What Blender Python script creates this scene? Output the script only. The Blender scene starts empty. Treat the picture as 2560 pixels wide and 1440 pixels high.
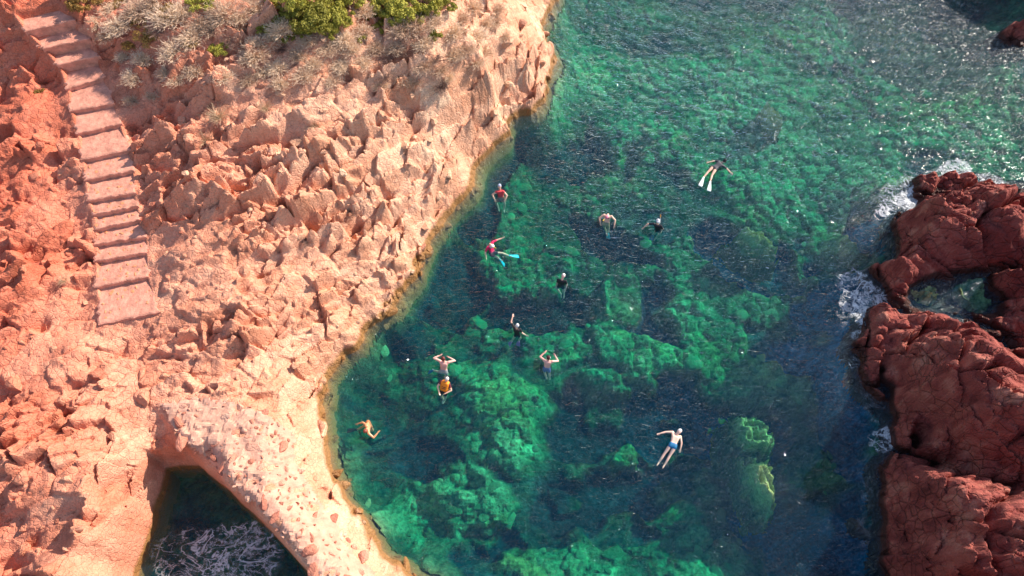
import bpy, bmesh, math, random
import numpy as np
from mathutils import Vector, Matrix

random.seed(7)
RNG = np.random.default_rng(11)
scene = bpy.context.scene
COL = scene.collection

# ------------------------------------------------------------------ camera, sky, sun, exposure
CAM_H, TILT, FPX = 30.0, math.radians(30), 1280 / math.tan(math.radians(35))
cam_data = bpy.data.cameras.new('camera')
cam = bpy.data.objects.new('camera', cam_data)
COL.objects.link(cam)
cam.location = (0, 0, CAM_H)
cam.rotation_euler = (TILT, 0, 0)
cam_data.sensor_width = 36
cam_data.angle = math.radians(70)
cam_data.clip_start = 0.5
cam_data.clip_end = 1000
scene.camera = cam

SUN_AZ, SUN_EL = 56.0, 33.0          # azimuth from +y towards +x, elevation
world = bpy.data.worlds.new('World')
scene.world = world
world.use_nodes = True
wn = world.node_tree
wn.nodes.clear()
wo = wn.nodes.new('ShaderNodeOutputWorld')
wb = wn.nodes.new('ShaderNodeBackground')
sky = wn.nodes.new('ShaderNodeTexSky')
sky.sky_type = 'NISHITA'
sky.sun_disc = False
sky.sun_elevation = math.radians(SUN_EL)
sky.sun_rotation = math.radians(SUN_AZ)
sky.air_density = 1.0
sky.dust_density = 0.8
wb.inputs['Strength'].default_value = 0.13
wn.links.new(sky.outputs[0], wb.inputs[0])
wn.links.new(wb.outputs[0], wo.inputs[0])

sd = bpy.data.lights.new('sun', 'SUN')
sd.energy = 4.6
sd.angle = math.radians(0.6)
sd.color = (1.0, 0.90, 0.78)
sun = bpy.data.objects.new('sun', sd)
COL.objects.link(sun)
a, e = math.radians(SUN_AZ), math.radians(SUN_EL)
SUNV = Vector((math.sin(a) * math.cos(e), math.cos(a) * math.cos(e), math.sin(e)))
sun.rotation_euler = SUNV.to_track_quat('Z', 'Y').to_euler()

scene.view_settings.view_transform = 'Standard'
scene.view_settings.look = 'None'
scene.view_settings.gamma = 1
scene.view_settings.exposure = 0.9
scene.render.engine = 'CYCLES'
scene.cycles.use_denoising = True
scene.cycles.max_bounces = 8
scene.cycles.diffuse_bounces = 3
scene.cycles.transparent_max_bounces = 12
scene.cycles.volume_bounces = 0
scene.cycles.caustics_reflective = False
scene.cycles.caustics_refractive = False

# ------------------------------------------------------------------ pixel <-> place
CT, ST = math.cos(TILT), math.sin(TILT)


def ray(px, py):
    cx, cy = px - 1280.0, 720.0 - py
    return np.array([cx, cy * CT + FPX * ST, cy * ST - FPX * CT])


def P(px, py, z=0.0):
    """point of height z seen at photograph pixel (px, py)"""
    d = ray(px, py)
    t = (z - CAM_H) / d[2]
    return Vector((d[0] * t, d[1] * t, z))


def proj(x, y, z):
    dz = z - CAM_H
    yy = y * CT + dz * ST
    zz = -y * ST + dz * CT
    return 1280.0 + FPX * x / (-zz), 720.0 - FPX * yy / (-zz)


# ------------------------------------------------------------------ numpy noise
def smooth(a, b, x):
    t = np.clip((x - a) / (b - a), 0, 1)
    return t * t * (3 - 2 * t)


def hash2(ix, iy, seed):
    n = (ix.astype(np.int64) * 374761393 + iy.astype(np.int64) * 668265263 + seed * 2246822519) & 0xffffffff
    n = ((n ^ (n >> 13)) * 1274126177) & 0xffffffff
    n = ((n ^ (n >> 15)) * 2654435761) & 0xffffffff
    return ((n ^ (n >> 16)) & 0xffffff) / float(0xffffff)


def vnoise(x, y, seed=0):
    ix, iy = np.floor(x), np.floor(y)
    fx, fy = x - ix, y - iy
    fx, fy = fx * fx * (3 - 2 * fx), fy * fy * (3 - 2 * fy)
    a, b = hash2(ix, iy, seed), hash2(ix + 1, iy, seed)
    c, d = hash2(ix, iy + 1, seed), hash2(ix + 1, iy + 1, seed)
    return (a * (1 - fx) + b * fx) * (1 - fy) + (c * (1 - fx) + d * fx) * fy


def fbm(x, y, seed=0, octaves=4):
    s, amp, tot = 0, 1.0, 0
    for o in range(octaves):
        s = s + amp * vnoise(x * 2 ** o + 17.3 * o, y * 2 ** o - 9.1 * o, seed + o)
        tot += amp
        amp *= 0.5
    return s / tot * 2 - 1


def cells(x, y, size, seed, rot=0.0, aniso=1.0, warp=0.0):
    """fractured blocks: (block offset -1..1, tilted-plane value, distance to joint, block random)"""
    if warp:
        x, y = x + warp * fbm(x / size / 1.7, y / size / 1.7, seed + 50, 2), y + warp * fbm(x / size / 1.7 + 31, y / size / 1.7, seed + 60, 2)
    c, s = math.cos(rot), math.sin(rot)
    u, v = (x * c + y * s) / size, (-x * s + y * c) / (size * aniso)
    iu, iv = np.floor(u), np.floor(v)
    f1 = np.full(u.shape, 9.0)
    f2 = np.full(u.shape, 9.0)
    off = np.zeros(u.shape)
    pl = np.zeros(u.shape)
    rnd = np.zeros(u.shape)
    for dx in (-1, 0, 1):
        for dy in (-1, 0, 1):
            cx, cy = iu + dx, iv + dy
            px = cx + 0.1 + 0.8 * hash2(cx, cy, seed)
            py = cy + 0.1 + 0.8 * hash2(cx, cy, seed + 1)
            d = np.hypot(u - px, v - py)
            near = d < f1
            f2 = np.where(near, f1, np.minimum(f2, d))
            ga, gm = hash2(cx, cy, seed + 2) * 2 * np.pi, 0.35 + 0.65 * hash2(cx, cy, seed + 3)
            plane = gm * (np.cos(ga) * (u - px) + np.sin(ga) * (v - py))
            off = np.where(near, hash2(cx, cy, seed + 4) * 2 - 1, off)
            rnd = np.where(near, hash2(cx, cy, seed + 5), rnd)
            pl = np.where(near, plane, pl)
            f1 = np.where(near, d, f1)
    return off, pl, f2 - f1, rnd


# ------------------------------------------------------------------ height of the ground everywhere
STEP_LINES = [(20, 22, 140, -6), (60, 78, 190, 48), (105, 122, 226, 96), (140, 163, 247, 140), (163, 222, 262, 192),
              (172, 278, 288, 256), (188, 334, 302, 308), (200, 400, 326, 374), (208, 450, 336, 425), (214, 501, 338, 482),
              (228, 538, 345, 514), (232, 574, 352, 548), (232, 612, 368, 590), (232, 654, 370, 630), (234, 718, 374, 690),
              (244, 812, 398, 780)]
N_ST = len(STEP_LINES)
STEP_Z = [3.5 + 0.24 * (N_ST - 1 - i) + (0.25 * max(0, 4 - i)) for i in range(N_ST)]

COAST_L = [(1425, -60), (1392, 0), (1360, 60), (1378, 110), (1390, 160), (1370, 225), (1335, 285), (1275, 330), (1230, 375),
           (1196, 420), (1185, 475), (1140, 520), (1100, 575), (1068, 625), (1052, 665), (1045, 700), (1005, 752), (960, 800),
           (905, 860), (850, 915), (824, 955), (816, 1010), (818, 1080), (832, 1165), (862, 1225), (900, 1290), (945, 1350),
           (1000, 1395), (1045, 1440), (1120, 1520)]
COAST_R = [(2362, 440), (2345, 485), (2290, 515), (2240, 535), (2228, 580), (2245, 640), (2215, 665), (2180, 690), (2215, 740), (2205, 760),
           (2155, 780), (2150, 830), (2128, 880), (2140, 940), (2200, 985), (2235, 1040), (2262, 1088), (2215, 1130),
           (2192, 1190), (2196, 1260), (2166, 1300), (2205, 1330), (2205, 1390), (2215, 1460), (2235, 1540)]
CTRL = []
for (x, y) in COAST_L:
    CTRL += [(x, y, 0.0)]
for (x, y) in COAST_L[2:-2:2]:
    k = 1 if y < 1000 else 0.6
    CTRL += [(x + 75, y + 25, -2.4)]
for (x, y) in COAST_R:
    CTRL += [(x, y, 0.0)]
for (x, y) in COAST_R[1::2]:
    CTRL += [(x - 60, y - 5, -1.9)]
for i, (xa, ya, xb, yb) in enumerate(STEP_LINES):
    z = STEP_Z[i]
    CTRL += [(xa, ya, z - 0.1), (xb, yb, z - 0.1), (xa - 30, ya + 12, z - 0.3), (xb + 55, yb - 10, z + 0.1)]
CTRL += [  # the left-hand cliff
    (1335, 60, 1.2), (1300, 20, 3.4), (1335, 150, 1.8), (1310, 220, 1.4), (1280, 120, 3.6), (1200, 60, 5.4), (1230, 200, 3.6), (1245, 285, 1.1), (1350, 10, .9),
    (1130, 130, 5.8), (1130, 250, 4.2), (1150, 340, 2.1), (1060, 60, 7.2), (950, 40, 7.4), (800, 60, 7.8), (600, 60, 8.0), (420, 60, 7.9),
    (260, 20, 7.6), (980, 200, 5.9), (840, 220, 6.4), (650, 200, 6.9), (480, 220, 6.8), (1020, 330, 4.0), (1100, 420, 2.3), (1140, 470, .9),
    (900, 350, 4.9), (740, 380, 5.4), (560, 380, 5.8), (440, 420, 5.6), (1040, 540, 1.5), (960, 480, 3.0), (980, 620, 1.5), (820, 500, 3.9),
    (680, 520, 4.5), (520, 540, 4.8), (420, 620, 4.4), (900, 640, 2.1), (780, 640, 2.9), (640, 660, 3.6), (500, 700, 3.8), (940, 740, .8),
    (860, 790, 1.2), (740, 790, 2.3), (600, 800, 3.2), (470, 820, 3.3), (780, 880, 1.2), (660, 900, 2.3), (540, 920, 2.7), (400, 880, 2.9),
    (740, 980, 1.6), (300, 900, 3.0), (180, 860, 3.7), (60, 860, 3.7), (150, 700, 4.2), (40, 700, 4.6), (110, 560, 4.8), (30, 500, 5.0),
    (90, 400, 5.4), (60, 260, 6.1), (-40, 250, 5.0), (-60, 60, 7.0), (60, 1000, 3.6), (200, 1000, 3.3), (310, 1010, 2.9), (330, 1090, 2.7),
    (150, 1120, 3.6), (40, 1180, 3.9), (260, 1200, 3.1), (120, 1290, 3.3), (200, 1330, 3.2), (285, 1290, 2.8), (262, 1370, 2.8), (200, 1420, 3.4),
    (40, 1420, 2.6), (255, 1440, 2.7), (250, 1520, 2.7), (390, 1180, 1.7), (440, 1200, .8), (375, 1270, .7), (385, 1340, -.1), (365, 1420, -0.4),
    # causeway and inlet
    (385, 1010, 2.7), (450, 1105, 2.7), (560, 1205, 2.6), (650, 1288, 2.5), (722, 1368, 2.4), (785, 1440, 2.4), (840, 1520, 2.3),
    (500, 1040, 2.7), (600, 1130, 2.6), (700, 1230, 2.4), (780, 1330, 2.3), (860, 1420, 2.2), (720, 1090, 2.0), (770, 1180, 1.5),
    (810, 1260, 1.3), (870, 1350, 1.1), (940, 1420, .9), (400, 1110, 2.0), (500, 1210, .6), (570, 1262, .0), (640, 1335, .3), (700, 1420, .6),
    (500, 1270, -.9), (590, 1330, -1.1), (460, 1360, -.9), (560, 1420, -1.4), (650, 1440, -.7), (560, 1520, -1.6),
    # the right-hand outcrop
    (2318, 442, .35), (2390, 440, .5), (2400, 480, 1.5), (2450, 500, 2.0), (2480, 460, .5), (2540, 486, .9), (2360, 530, 1.3), (2300, 512, .2), (2282, 545, 1.5),
    (2300, 585, 1.9), (2380, 565, 2.4), (2550, 560, 2.8), (2570, 640, 2.4), (2490, 606, 1.9), (2400, 615, 1.7),
    (2325, 625, 1.6), (2262, 640, .9), (2400, 690, .0), (2340, 690, 0.0), (2475, 690, 0.0), (2250, 692, 1.1), (2205, 692, .4), (2232, 728, .5), (2276, 684, .9), (2300, 724, -.5), (2350, 745, -.6),
    (2430, 722, -.8), (2468, 760, -.6), (2420, 778, -.5), (2290, 765, -.25), (2238, 762, .25), (2180, 802, .6), (2250, 812, .9), (2290, 830, 1.3),
    (2545, 715, 1.2), (2600, 740, 1.4), (2506, 740, .1), (2500, 700, .1), (2590, 800, 1.2), (2510, 800, .3), (2540, 850, .4), (2575, 900, .6), (2340, 785, 1.4), (2400, 812, 3.0),
    (2450, 846, 3.7), (2520, 905, 3.7), (2552, 950, 3.5), (2330, 850, 2.7), (2300, 950, 2.4), (2400, 950, 3.7), (2480, 1000, 4.0),
    (2550, 1050, 4.2), (2250, 900, 1.2), (2180, 915, .7), (2160, 870, .5), (2235, 975, .9), (2300, 1050, 1.7), (2400, 1080, 2.4),
    (2500, 1130, 2.5), (2300, 1100, .3), (2360, 1115, 1.0), (2450, 1160, 1.7), (2560, 1195, 2.4), (2235, 1150, .8), (2300, 1165, 2.0),
    (2400, 1205, 3.2), (2500, 1250, 4.2), (2560, 1300, 5.0), (2222, 1225, .7), (2300, 1270, 2.4), (2400, 1320, 3.8), (2500, 1400, 5.0),
    (2212, 1312, .3), (2250, 1400, 1.4), (2350, 1430, 3.3), (2280, 1520, 2.2), (2450, 1550, 5.2),
    (2560, 470, .1), (2600, 440, -1.5), (2500, 425, -1.2),
    # top right corner
    (2545, 85, .6), (2515, 80, -.3), (2560, 40, 1.2), (2450, 20, -2.5), (2560, 150, -1.2),
    # open water
    (1500, 200, -2.6), (1700, 100, -3.0), (1900, 60, -3.4), (2150, 100, -3.2), (2350, 200, -3.2), (1700, 300, -2.8), (1950, 300, -3.0),
    (2200, 350, -3.0), (1450, 420, -3.3), (1650, 480, -3.3), (1900, 480, -3.0), (2100, 560, -3.3), (1300, 560, -3.4), (1500, 660, -3.8),
    (1750, 700, -3.4), (2000, 720, -3.4), (1250, 760, -3.9), (1450, 850, -3.4), (1650, 850, -3.2), (1900, 900, -3.6), (1050, 930, -2.8),
    (1250, 980, -2.6), (1480, 1060, -4.2), (1700, 1080, -4.8), (2020, 1060, -4.4), (950, 1150, -2.2), (1120, 1180, -2.2), (1300, 1200, -2.6),
    (1550, 1250, -4.4), (1780, 1280, -4.2), (1980, 1280, -5.0), (1130, 1380, -2.4), (1380, 1400, -3.0), (1650, 1420, -3.2), (1950, 1440, -5.0)]
pts = [P(*c) for c in CTRL]
FAR = [(35, 43.5, 6.0), (38.5, 41.5, 7.5), (31, 45, 4.0), (41, 46, 11), (26, -3, 7.0), (24.5, 3, 6.4), (26.5, 7, 5.4), (-34, 22, 3.5), (-36, 32, 5.5), (-34, 12, 3.0), (28, 12, 5.2), (31, 18, 2), (-60, 10, 12), (-60, 40, 15), (-60, 80, 20), (-30, 70, 16), (-5, 60, 9), (-45, -20, 7), (-25, -25, 3), (0, -30, -6), (5, 70, -4), (0, 50, -1),  # includes an unseen ridge right of the outcrop, raised to shade it
       (-60, -60, 4), (0, -80, -14), (60, -80, 2), (60, -10, 9), (45, 10, 8), (45, 24, 7), (60, 30, 8), (50, 38, -4), (20, 60, -6), (0, 110, -8), 
       (36, 55, 8.0), (44, 50, 11), (50, 50, 13), (60, 60, 14), (26, 62, -2), (48, 42, 8.5), (41, 38, 3.0), (80, 100, 14), (-60, 120, 24), (110, 0, 14), (-110, 0, 20)]
cp = np.array([[p.x, p.y] for p in pts] + [[f[0], f[1]] for f in FAR])
cz = np.array([p.z for p in pts] + [f[2] for f in FAR])
MQ_C = 0.5
D = np.sqrt(((cp[:, None] - cp[None]) ** 2).sum(-1) + MQ_C ** 2)
WGT = np.linalg.solve(D + np.eye(len(cz)) * -0.02, cz - cz.mean())


def poly_dist(x, y, poly):
    """signed distance to a polygon, negative inside"""
    d = np.full(x.shape, 1e9)
    ins = np.zeros(x.shape, bool)
    n = len(poly)
    for i in range(n):
        ax, ay = poly[i][0], poly[i][1]
        bx, by = poly[(i + 1) % n][0], poly[(i + 1) % n][1]
        ex, ey = bx - ax, by - ay
        t = np.clip(((x - ax) * ex + (y - ay) * ey) / (ex * ex + ey * ey + 1e-9), 0, 1)
        d = np.minimum(d, np.hypot(x - ax - t * ex, y - ay - t * ey))
        c = (ay > y) != (by > y)
        with np.errstate(divide='ignore', invalid='ignore'):
            xi = ax + (y - ay) / (by - ay if by != ay else 1e-9) * ex
        ins ^= c & (x < xi)
    return np.where(ins, -d, d)


CAUSE_PX = [(385, 1008, 2.7), (450, 1105, 2.7), (560, 1205, 2.6), (650, 1288, 2.5), (722, 1368, 2.4), (785, 1440, 2.4), (850, 1530, 2.3),
            (1010, 1530, 1.9), (930, 1415, 1.9), (860, 1325, 2.0), (800, 1240, 2.1), (745, 1150, 2.2), (738, 1075, 2.3), (640, 1010, 2.6), (500, 985, 2.7)]
CAUSE = [P(*c) for c in CAUSE_PX]
INLET = [P(415, 1165, 0)] + CAUSE[1:7] + [P(850, 1600, 0), P(300, 1600, 0), P(335, 1440, 0), P(352, 1385, 0), P(385, 1310, 0), P(400, 1240, 0)]


def base_h(x, y):
    out = np.full(x.shape, cz.mean())
    for (a, b), w in zip(cp, WGT):
        out += w * np.sqrt((x - a) ** 2 + (y - b) ** 2 + MQ_C ** 2)
    # ragged waterline
    near = np.exp(-(out / 0.9) ** 2)
    out = out + near * (0.42 * fbm(x / 1.3, y / 1.3, 401, 3) + 0.30 * fbm(x / 0.42, y / 0.42, 407, 3))
    # the inlet cut in behind the causeway
    m = smooth(0.05, -0.45, poly_dist(x, y, INLET))
    return out * (1 - m) + m * np.minimum(out, -1.0 + 0.3 * fbm(x, y, 411, 3))


ST_L = [P(l[0], l[1], z) for l, z in zip(STEP_LINES, STEP_Z)]
ST_R = [P(l[2], l[3], z) for l, z in zip(STEP_LINES, STEP_Z)]
STAIR_POLY = ST_L + ST_R[::-1]



def height(x, y, detail=True):
    """ground height, block tone and joint mask"""
    b = base_h(x, y)
    left = x < 6
    sd_st = poly_dist(x, y, STAIR_POLY)
    sd_cw = poly_dist(x, y, CAUSE)
    # follow the slope so that blocks keep their size on steep faces
    X0, Y0 = x, y
    bb_ = np.clip(b, 0, 9)
    x, y = np.where(left, X0 - 0.55 * bb_, X0 + 0.95 * bb_), np.where(left, Y0 + 0.45 * bb_, Y0)
    # left cliff: angular jointed blocks
    o1, p1, j1, r1 = cells(x, y, 1.9, 3, 0.75, 0.62, 0.35)
    o2, p2, j2, r2 = cells(x, y, 0.78, 13, 0.6, 0.6, 0.15)
    o3, p3, j3, r3 = cells(x, y, 0.34, 23, 0.9, 0.7, 0.05)
    hl = (0.30 * o1 + 1.45 * p1) * smooth(0, .12, j1) + (0.15 * o2 + 0.75 * p2) * smooth(0, .13, j2) + (0.04 * o3 + 0.24 * p3) * smooth(0, .16, j3)
    hl -= 0.22 * (1 - smooth(0, 0.09, j1)) + 0.09 * (1 - smooth(0, 0.12, j2)) + 0.03 * (1 - smooth(0, .14, j3))
    calm = smooth(-0.22, 0.22, fbm(x / 2.6, y / 2.6, 70, 3) + 0.05)      # worn smooth parts
    ampl = 0.26 + 0.84 * calm
    ampl = ampl * (1 - 0.38 * smooth(-9, -19, X0))
    ampl = ampl * (0.5 + 0.5 * smooth(0.0, 1.3, b))                       # low intertidal band is worn
    # right outcrop: big rounded wrinkled masses
    q1, s1, k1, t1 = cells(x, y, 3.1, 33, -0.5, 0.6, 0.9)
    q2, s2, k2, t2 = cells(x, y, 0.95, 43, -0.45, 0.6, 0.2)
    q3, s3, k3, t3 = cells(x, y, 0.40, 53, -0.3, 0.7, 0.08)
    hr = 0.30 * q1 + 0.85 * s1 - 0.55 * (1 - smooth(0, 0.13, k1)) + (0.12 * q2 + 0.52 * s2) * smooth(0, .12, k2) + 0.12 * smooth(0, .5, k2) - 0.16 * (1 - smooth(0, 0.10, k2))
    hr += 0.045 * smooth(0, .45, k3) + 0.15 * s3 * smooth(0, .14, k3) - 0.05 * (1 - smooth(0, 0.14, k3)) + 0.07 * fbm(x / 1.1, y / 0.7, 80, 3)
    hr = hr * (0.35 + 0.65 * smooth(-0.1, 0.8, b))
    n = np.where(left, hl * ampl, hr)
    x, y = X0, Y0
    flat = smooth(-0.05, 0.22, sd_st)
    n = n * np.where(left, flat * (0.16 + 0.84 * smooth(-0.15, 0.35, sd_cw)), 1)
    n = n + 0.05 * fbm(x / 0.35, y / 0.35, 90, 3) * (0.4 + 0.6 * flat)
    land = smooth(-0.5, 0.1, b)
    h = b + n * land - 0.34 * (1 - smooth(-0.28, -0.10, sd_st))
    # the mortared causeway: a level top with a real drop on the inlet side
    cw = 1 - smooth(-0.02, 0.16, sd_cw)
    h = h * (1 - cw) + cw * np.maximum(h, np.minimum(b + 0.12, 2.75) + 0.04 * fbm(x / .5, y / .5, 95, 2))
    tone = np.where(left, 0.5 * r1 + 0.3 * r2 + 0.2 * r3, 0.5 * t2 + 0.5 * t3)
    joint = np.where(left, np.minimum(smooth(0, .08, j1), smooth(0, .1, j2)), np.minimum(smooth(0, .1, k1), smooth(0, .1, k2)))
    return h, b, tone, joint, sd_cw


# ------------------------------------------------------------------ object helpers
def link(o, parent=None):
    COL.objects.link(o)
    if parent is not None:
        o.parent = parent
    return o


def tag(o, label=None, cat=None, group=None, kind=None):
    if label: o['label'] = label
    if cat: o['category'] = cat
    if group: o['group'] = group
    if kind: o['kind'] = kind
    return o


def empty(name, loc, label, cat, group=None):
    o = bpy.data.objects.new(name, None)
    o.location = loc
    o.empty_display_size = 0.2
    link(o)
    return tag(o, label, cat, group)


def mesh_obj(name, verts, faces, mat, parent=None, smooth_=False):
    me = bpy.data.meshes.new(name)
    me.from_pydata([tuple(v) for v in verts], [], faces)
    me.materials.append(mat)
    if smooth_:
        me.polygons.foreach_set('use_smooth', [True] * len(me.polygons))
    me.update()
    return link(bpy.data.objects.new(name, me), parent)


def grid_obj(name, xs, ys, z, mat, keep=None, attrs=None, smooth_=False):
    nx, ny = len(xs), len(ys)
    X, Y = np.meshgrid(xs, ys)
    co = np.stack([X.ravel(), Y.ravel(), z.ravel()], 1)
    idx = np.arange(nx * ny).reshape(ny, nx)
    q = np.stack([idx[:-1, :-1], idx[:-1, 1:], idx[1:, 1:], idx[1:, :-1]], -1).reshape(-1, 4)
    if keep is not None:
        k = keep.ravel()
        q = q[k[q].any(1)]
        used = np.zeros(len(co), bool)
        used[q] = True
        remap = np.cumsum(used) - 1
        co = co[used]
        q = remap[q]
        attrs = {n: a.reshape(len(used), -1)[used] for n, a in (attrs or {}).items()}
    me = bpy.data.meshes.new(name)
    me.vertices.add(len(co))
    me.vertices.foreach_set('co', co.astype(np.float32).ravel())
    me.loops.add(q.size)
    me.loops.foreach_set('vertex_index', q.astype(np.int32).ravel())
    me.polygons.add(len(q))
    me.polygons.foreach_set('loop_start', np.arange(0, q.size, 4, dtype=np.int32))
    me.polygons.foreach_set('use_smooth', np.full(len(q), smooth_))
    for n, a in (attrs or {}).items():
        a = a.reshape(len(co), -1)
        if a.shape[1] == 1:
            at = me.attributes.new(n, 'FLOAT', 'POINT')
            at.data.foreach_set('value', a.astype(np.float32).ravel())
        else:
            at = me.attributes.new(n, 'FLOAT_COLOR', 'POINT')
            at.data.foreach_set('color', np.concatenate([a, np.ones((len(a), 1))], 1).astype(np.float32).ravel())
    me.materials.append(mat)
    me.update(calc_edges=True)
    return link(bpy.data.objects.new(name, me))


# ------------------------------------------------------------------ materials
class NT:
    def __init__(s, name):
        s.m = bpy.data.materials.new(name)
        s.m.use_nodes = True
        s.t = s.m.node_tree
        s.t.nodes.clear()
        s.out = s.t.nodes.new('ShaderNodeOutputMaterial')

    def n(s, typ, **kw):
        nd = s.t.nodes.new(typ)
        for k, v in kw.items():
            if k.startswith('i_'):
                nd.inputs[k[2:].replace('_', ' ')].default_value = v
            else:
                setattr(nd, k, v)
        return nd

    def l(s, a, b):
        s.t.links.new(a, b)

    def noise(s, scale, detail=4, rough=0.55, vec=None, dist=0.0):
        nd = s.n('ShaderNodeTexNoise')
        nd.inputs['Scale'].default_value = scale
        nd.inputs['Detail'].default_value = detail
        nd.inputs['Roughness'].default_value = rough
        nd.inputs['Distortion'].default_value = dist
        if vec is not None: s.l(vec, nd.inputs['Vector'])
        return nd.outputs['Fac']

    def ramp(s, fac, stops):
        nd = s.n('ShaderNodeValToRGB')
        el = nd.color_ramp.elements
        while len(el) < len(stops): el.new(0.5)
        for e_, (p, c) in zip(el, stops):
            e_.position = p
            e_.color = (c[0], c[1], c[2], 1) if isinstance(c, (tuple, list)) else (c, c, c, 1)
        s.l(fac, nd.inputs[0])
        return nd.outputs[0]

    def mix(s, fac, a, b, mode='MIX'):
        nd = s.n('ShaderNodeMix', data_type='RGBA', blend_type=mode)
        for sock, v in ((nd.inputs[0], fac), (nd.inputs[6], a), (nd.inputs[7], b)):
            if isinstance(v, (int, float)): sock.default_value = v
            elif isinstance(v, (tuple, list)): sock.default_value = (*v, 1)
            else: s.l(v, sock)
        return nd.outputs[2]

    def math(s, op, a, b=0.0):
        nd = s.n('ShaderNodeMath', operation=op)
        for sock, v in zip(nd.inputs, (a, b)):
            if isinstance(v, (int, float)): sock.default_value = v
            else: s.l(v, sock)
        return nd.outputs[0]

    def bump(s, h, strength, dist, normal=None):
        nd = s.n('ShaderNodeBump')
        if isinstance(strength, (int, float)): nd.inputs['Strength'].default_value = strength
        else: s.l(strength, nd.inputs['Strength'])
        nd.inputs['Distance'].default_value = dist
        s.l(h, nd.inputs['Height'])
        if normal is not None: s.l(normal, nd.inputs['Normal'])
        return nd.outputs[0]

    def bsdf(s, color, rough=0.8, normal=None, spec=0.3, **kw):
        nd = s.n('ShaderNodeBsdfPrincipled')
        if isinstance(color, (tuple, list)): nd.inputs['Base Color'].default_value = (*color, 1)
        else: s.l(color, nd.inputs['Base Color'])
        if isinstance(rough, (int, float)): nd.inputs['Roughness'].default_value = rough
        else: s.l(rough, nd.inputs['Roughness'])
        nd.inputs['Specular IOR Level'].default_value = spec
        if normal is not None: s.l(normal, nd.inputs['Normal'])
        for k, v in kw.items():
            nd.inputs[k.replace('_', ' ')].default_value = v
        s.l(nd.outputs[0], s.out.inputs['Surface'])
        return nd


def rock_material(name, stops, wet, wet_z, light_wash=None, tone_from='attr', pale=None, bump=1.0, dark=(0.10, 0.035, 0.025), big=False):
    t = NT(name)
    geo = t.n('ShaderNodeNewGeometry')
    pos = geo.outputs['Position']
    sep = t.n('ShaderNodeSeparateXYZ')
    t.l(pos, sep.inputs[0])
    if tone_from == 'attr':
        at = t.n('ShaderNodeAttribute', attribute_name='tone')
        tone = at.outputs['Fac']
    else:
        tone = t.n('ShaderNodeObjectInfo').outputs['Random']
    n1 = t.noise(0.35, 4, 0.6, pos)
    n2 = t.noise(3.2, 6, 0.65, pos)
    n3 = t.noise(16, 4, 0.7, pos)
    f = t.math('ADD', t.math('MULTIPLY', tone, 0.42), t.math('MULTIPLY', n1, 0.42))
    f = t.math('ADD', f, t.math('MULTIPLY', n2, 0.26))
    col = t.ramp(f, stops)
    col = t.mix(0.8, col, t.ramp(n3, [(0.25, (0.62, 0.58, 0.56)), (0.6, (1.05, 1.05, 1.05))]), 'MULTIPLY')
    if light_wash is not None:        # warm wash of light painted into the rock colour, growing to the left
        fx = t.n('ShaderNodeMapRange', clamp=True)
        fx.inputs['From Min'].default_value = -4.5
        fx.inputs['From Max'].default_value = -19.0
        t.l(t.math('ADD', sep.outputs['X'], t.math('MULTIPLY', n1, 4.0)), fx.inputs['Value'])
        col = t.mix(fx.outputs[0], col, t.mix(1.0, col, light_wash, 'MULTIPLY'))
    if pale is not None:
        col = t.mix(t.ramp(t.noise(1.1, 5, 0.7, pos), [(0.56, 0), (0.72, 0.7)]), col, pale)
    # tide line: wet algae-stained rock near the sea level
    zz = t.math('ADD', sep.outputs['Z'], t.math('MULTIPLY', n2, -0.35))
    mr = t.n('ShaderNodeMapRange', clamp=True)
    mr.inputs['From Min'].default_value = wet_z
    mr.inputs['From Max'].default_value = wet_z - 0.22
    t.l(zz, mr.inputs['Value'])
    col = t.mix(t.math('MULTIPLY', mr.outputs[0], 0.9), col, t.mix(n3, wet, dark))
    rg = t.n('ShaderNodeMapRange', clamp=True)
    rg.inputs['To Min'].default_value = 0.85
    rg.inputs['To Max'].default_value = 0.35
    t.l(mr.outputs[0], rg.inputs['Value'])
    vor = t.n('ShaderNodeTexVoronoi', feature='DISTANCE_TO_EDGE')
    vor.inputs['Scale'].default_value = 4.5
    wv = t.mix(0.12, pos, t.n('ShaderNodeTexNoise', i_Scale=2.5).outputs['Color'], 'ADD')
    t.l(wv, vor.inputs['Vector'])
    crack = t.ramp(vor.outputs['Distance'], [(0.0, 0.0), (0.09, 1.0)])
    hh = t.math('ADD', t.math('MULTIPLY', n2, 1.0), t.math('MULTIPLY', n3, 0.4))
    hh = t.math('ADD', hh, t.math('MULTIPLY', crack, 0.0 if big else 0.25))
    if big:
        v2 = t.n('ShaderNodeTexVoronoi', feature='DISTANCE_TO_EDGE')
        v2.inputs['Scale'].default_value = 1.25
        mp2 = t.n('ShaderNodeMapping')
        mp2.inputs['Rotation'].default_value = (0.3, 0.2, -0.5)
        mp2.inputs['Scale'].default_value = (1, 1.9, 1.6)
        t.l(t.mix(1.0, pos, t.n('ShaderNodeTexNoise', i_Scale=1.1).outputs['Color'], 'ADD'), mp2.inputs['Vector'])
        t.l(mp2.outputs[0], v2.inputs['Vector'])
        hh = t.math('ADD', hh, t.math('MULTIPLY', t.ramp(v2.outputs['Distance'], [(0.0, 0.0), (0.05, 0.75), (0.3, 1.0)]), t.ramp(t.noise(0.5, 3, 0.6, pos), [(0.4, 0.15), (0.62, 1.3)])))
    nrm = t.bump(hh, 0.9, 0.10 * bump)
    t.bsdf(col, rg.outputs[0], nrm, 0.25)
    return t.m


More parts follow.
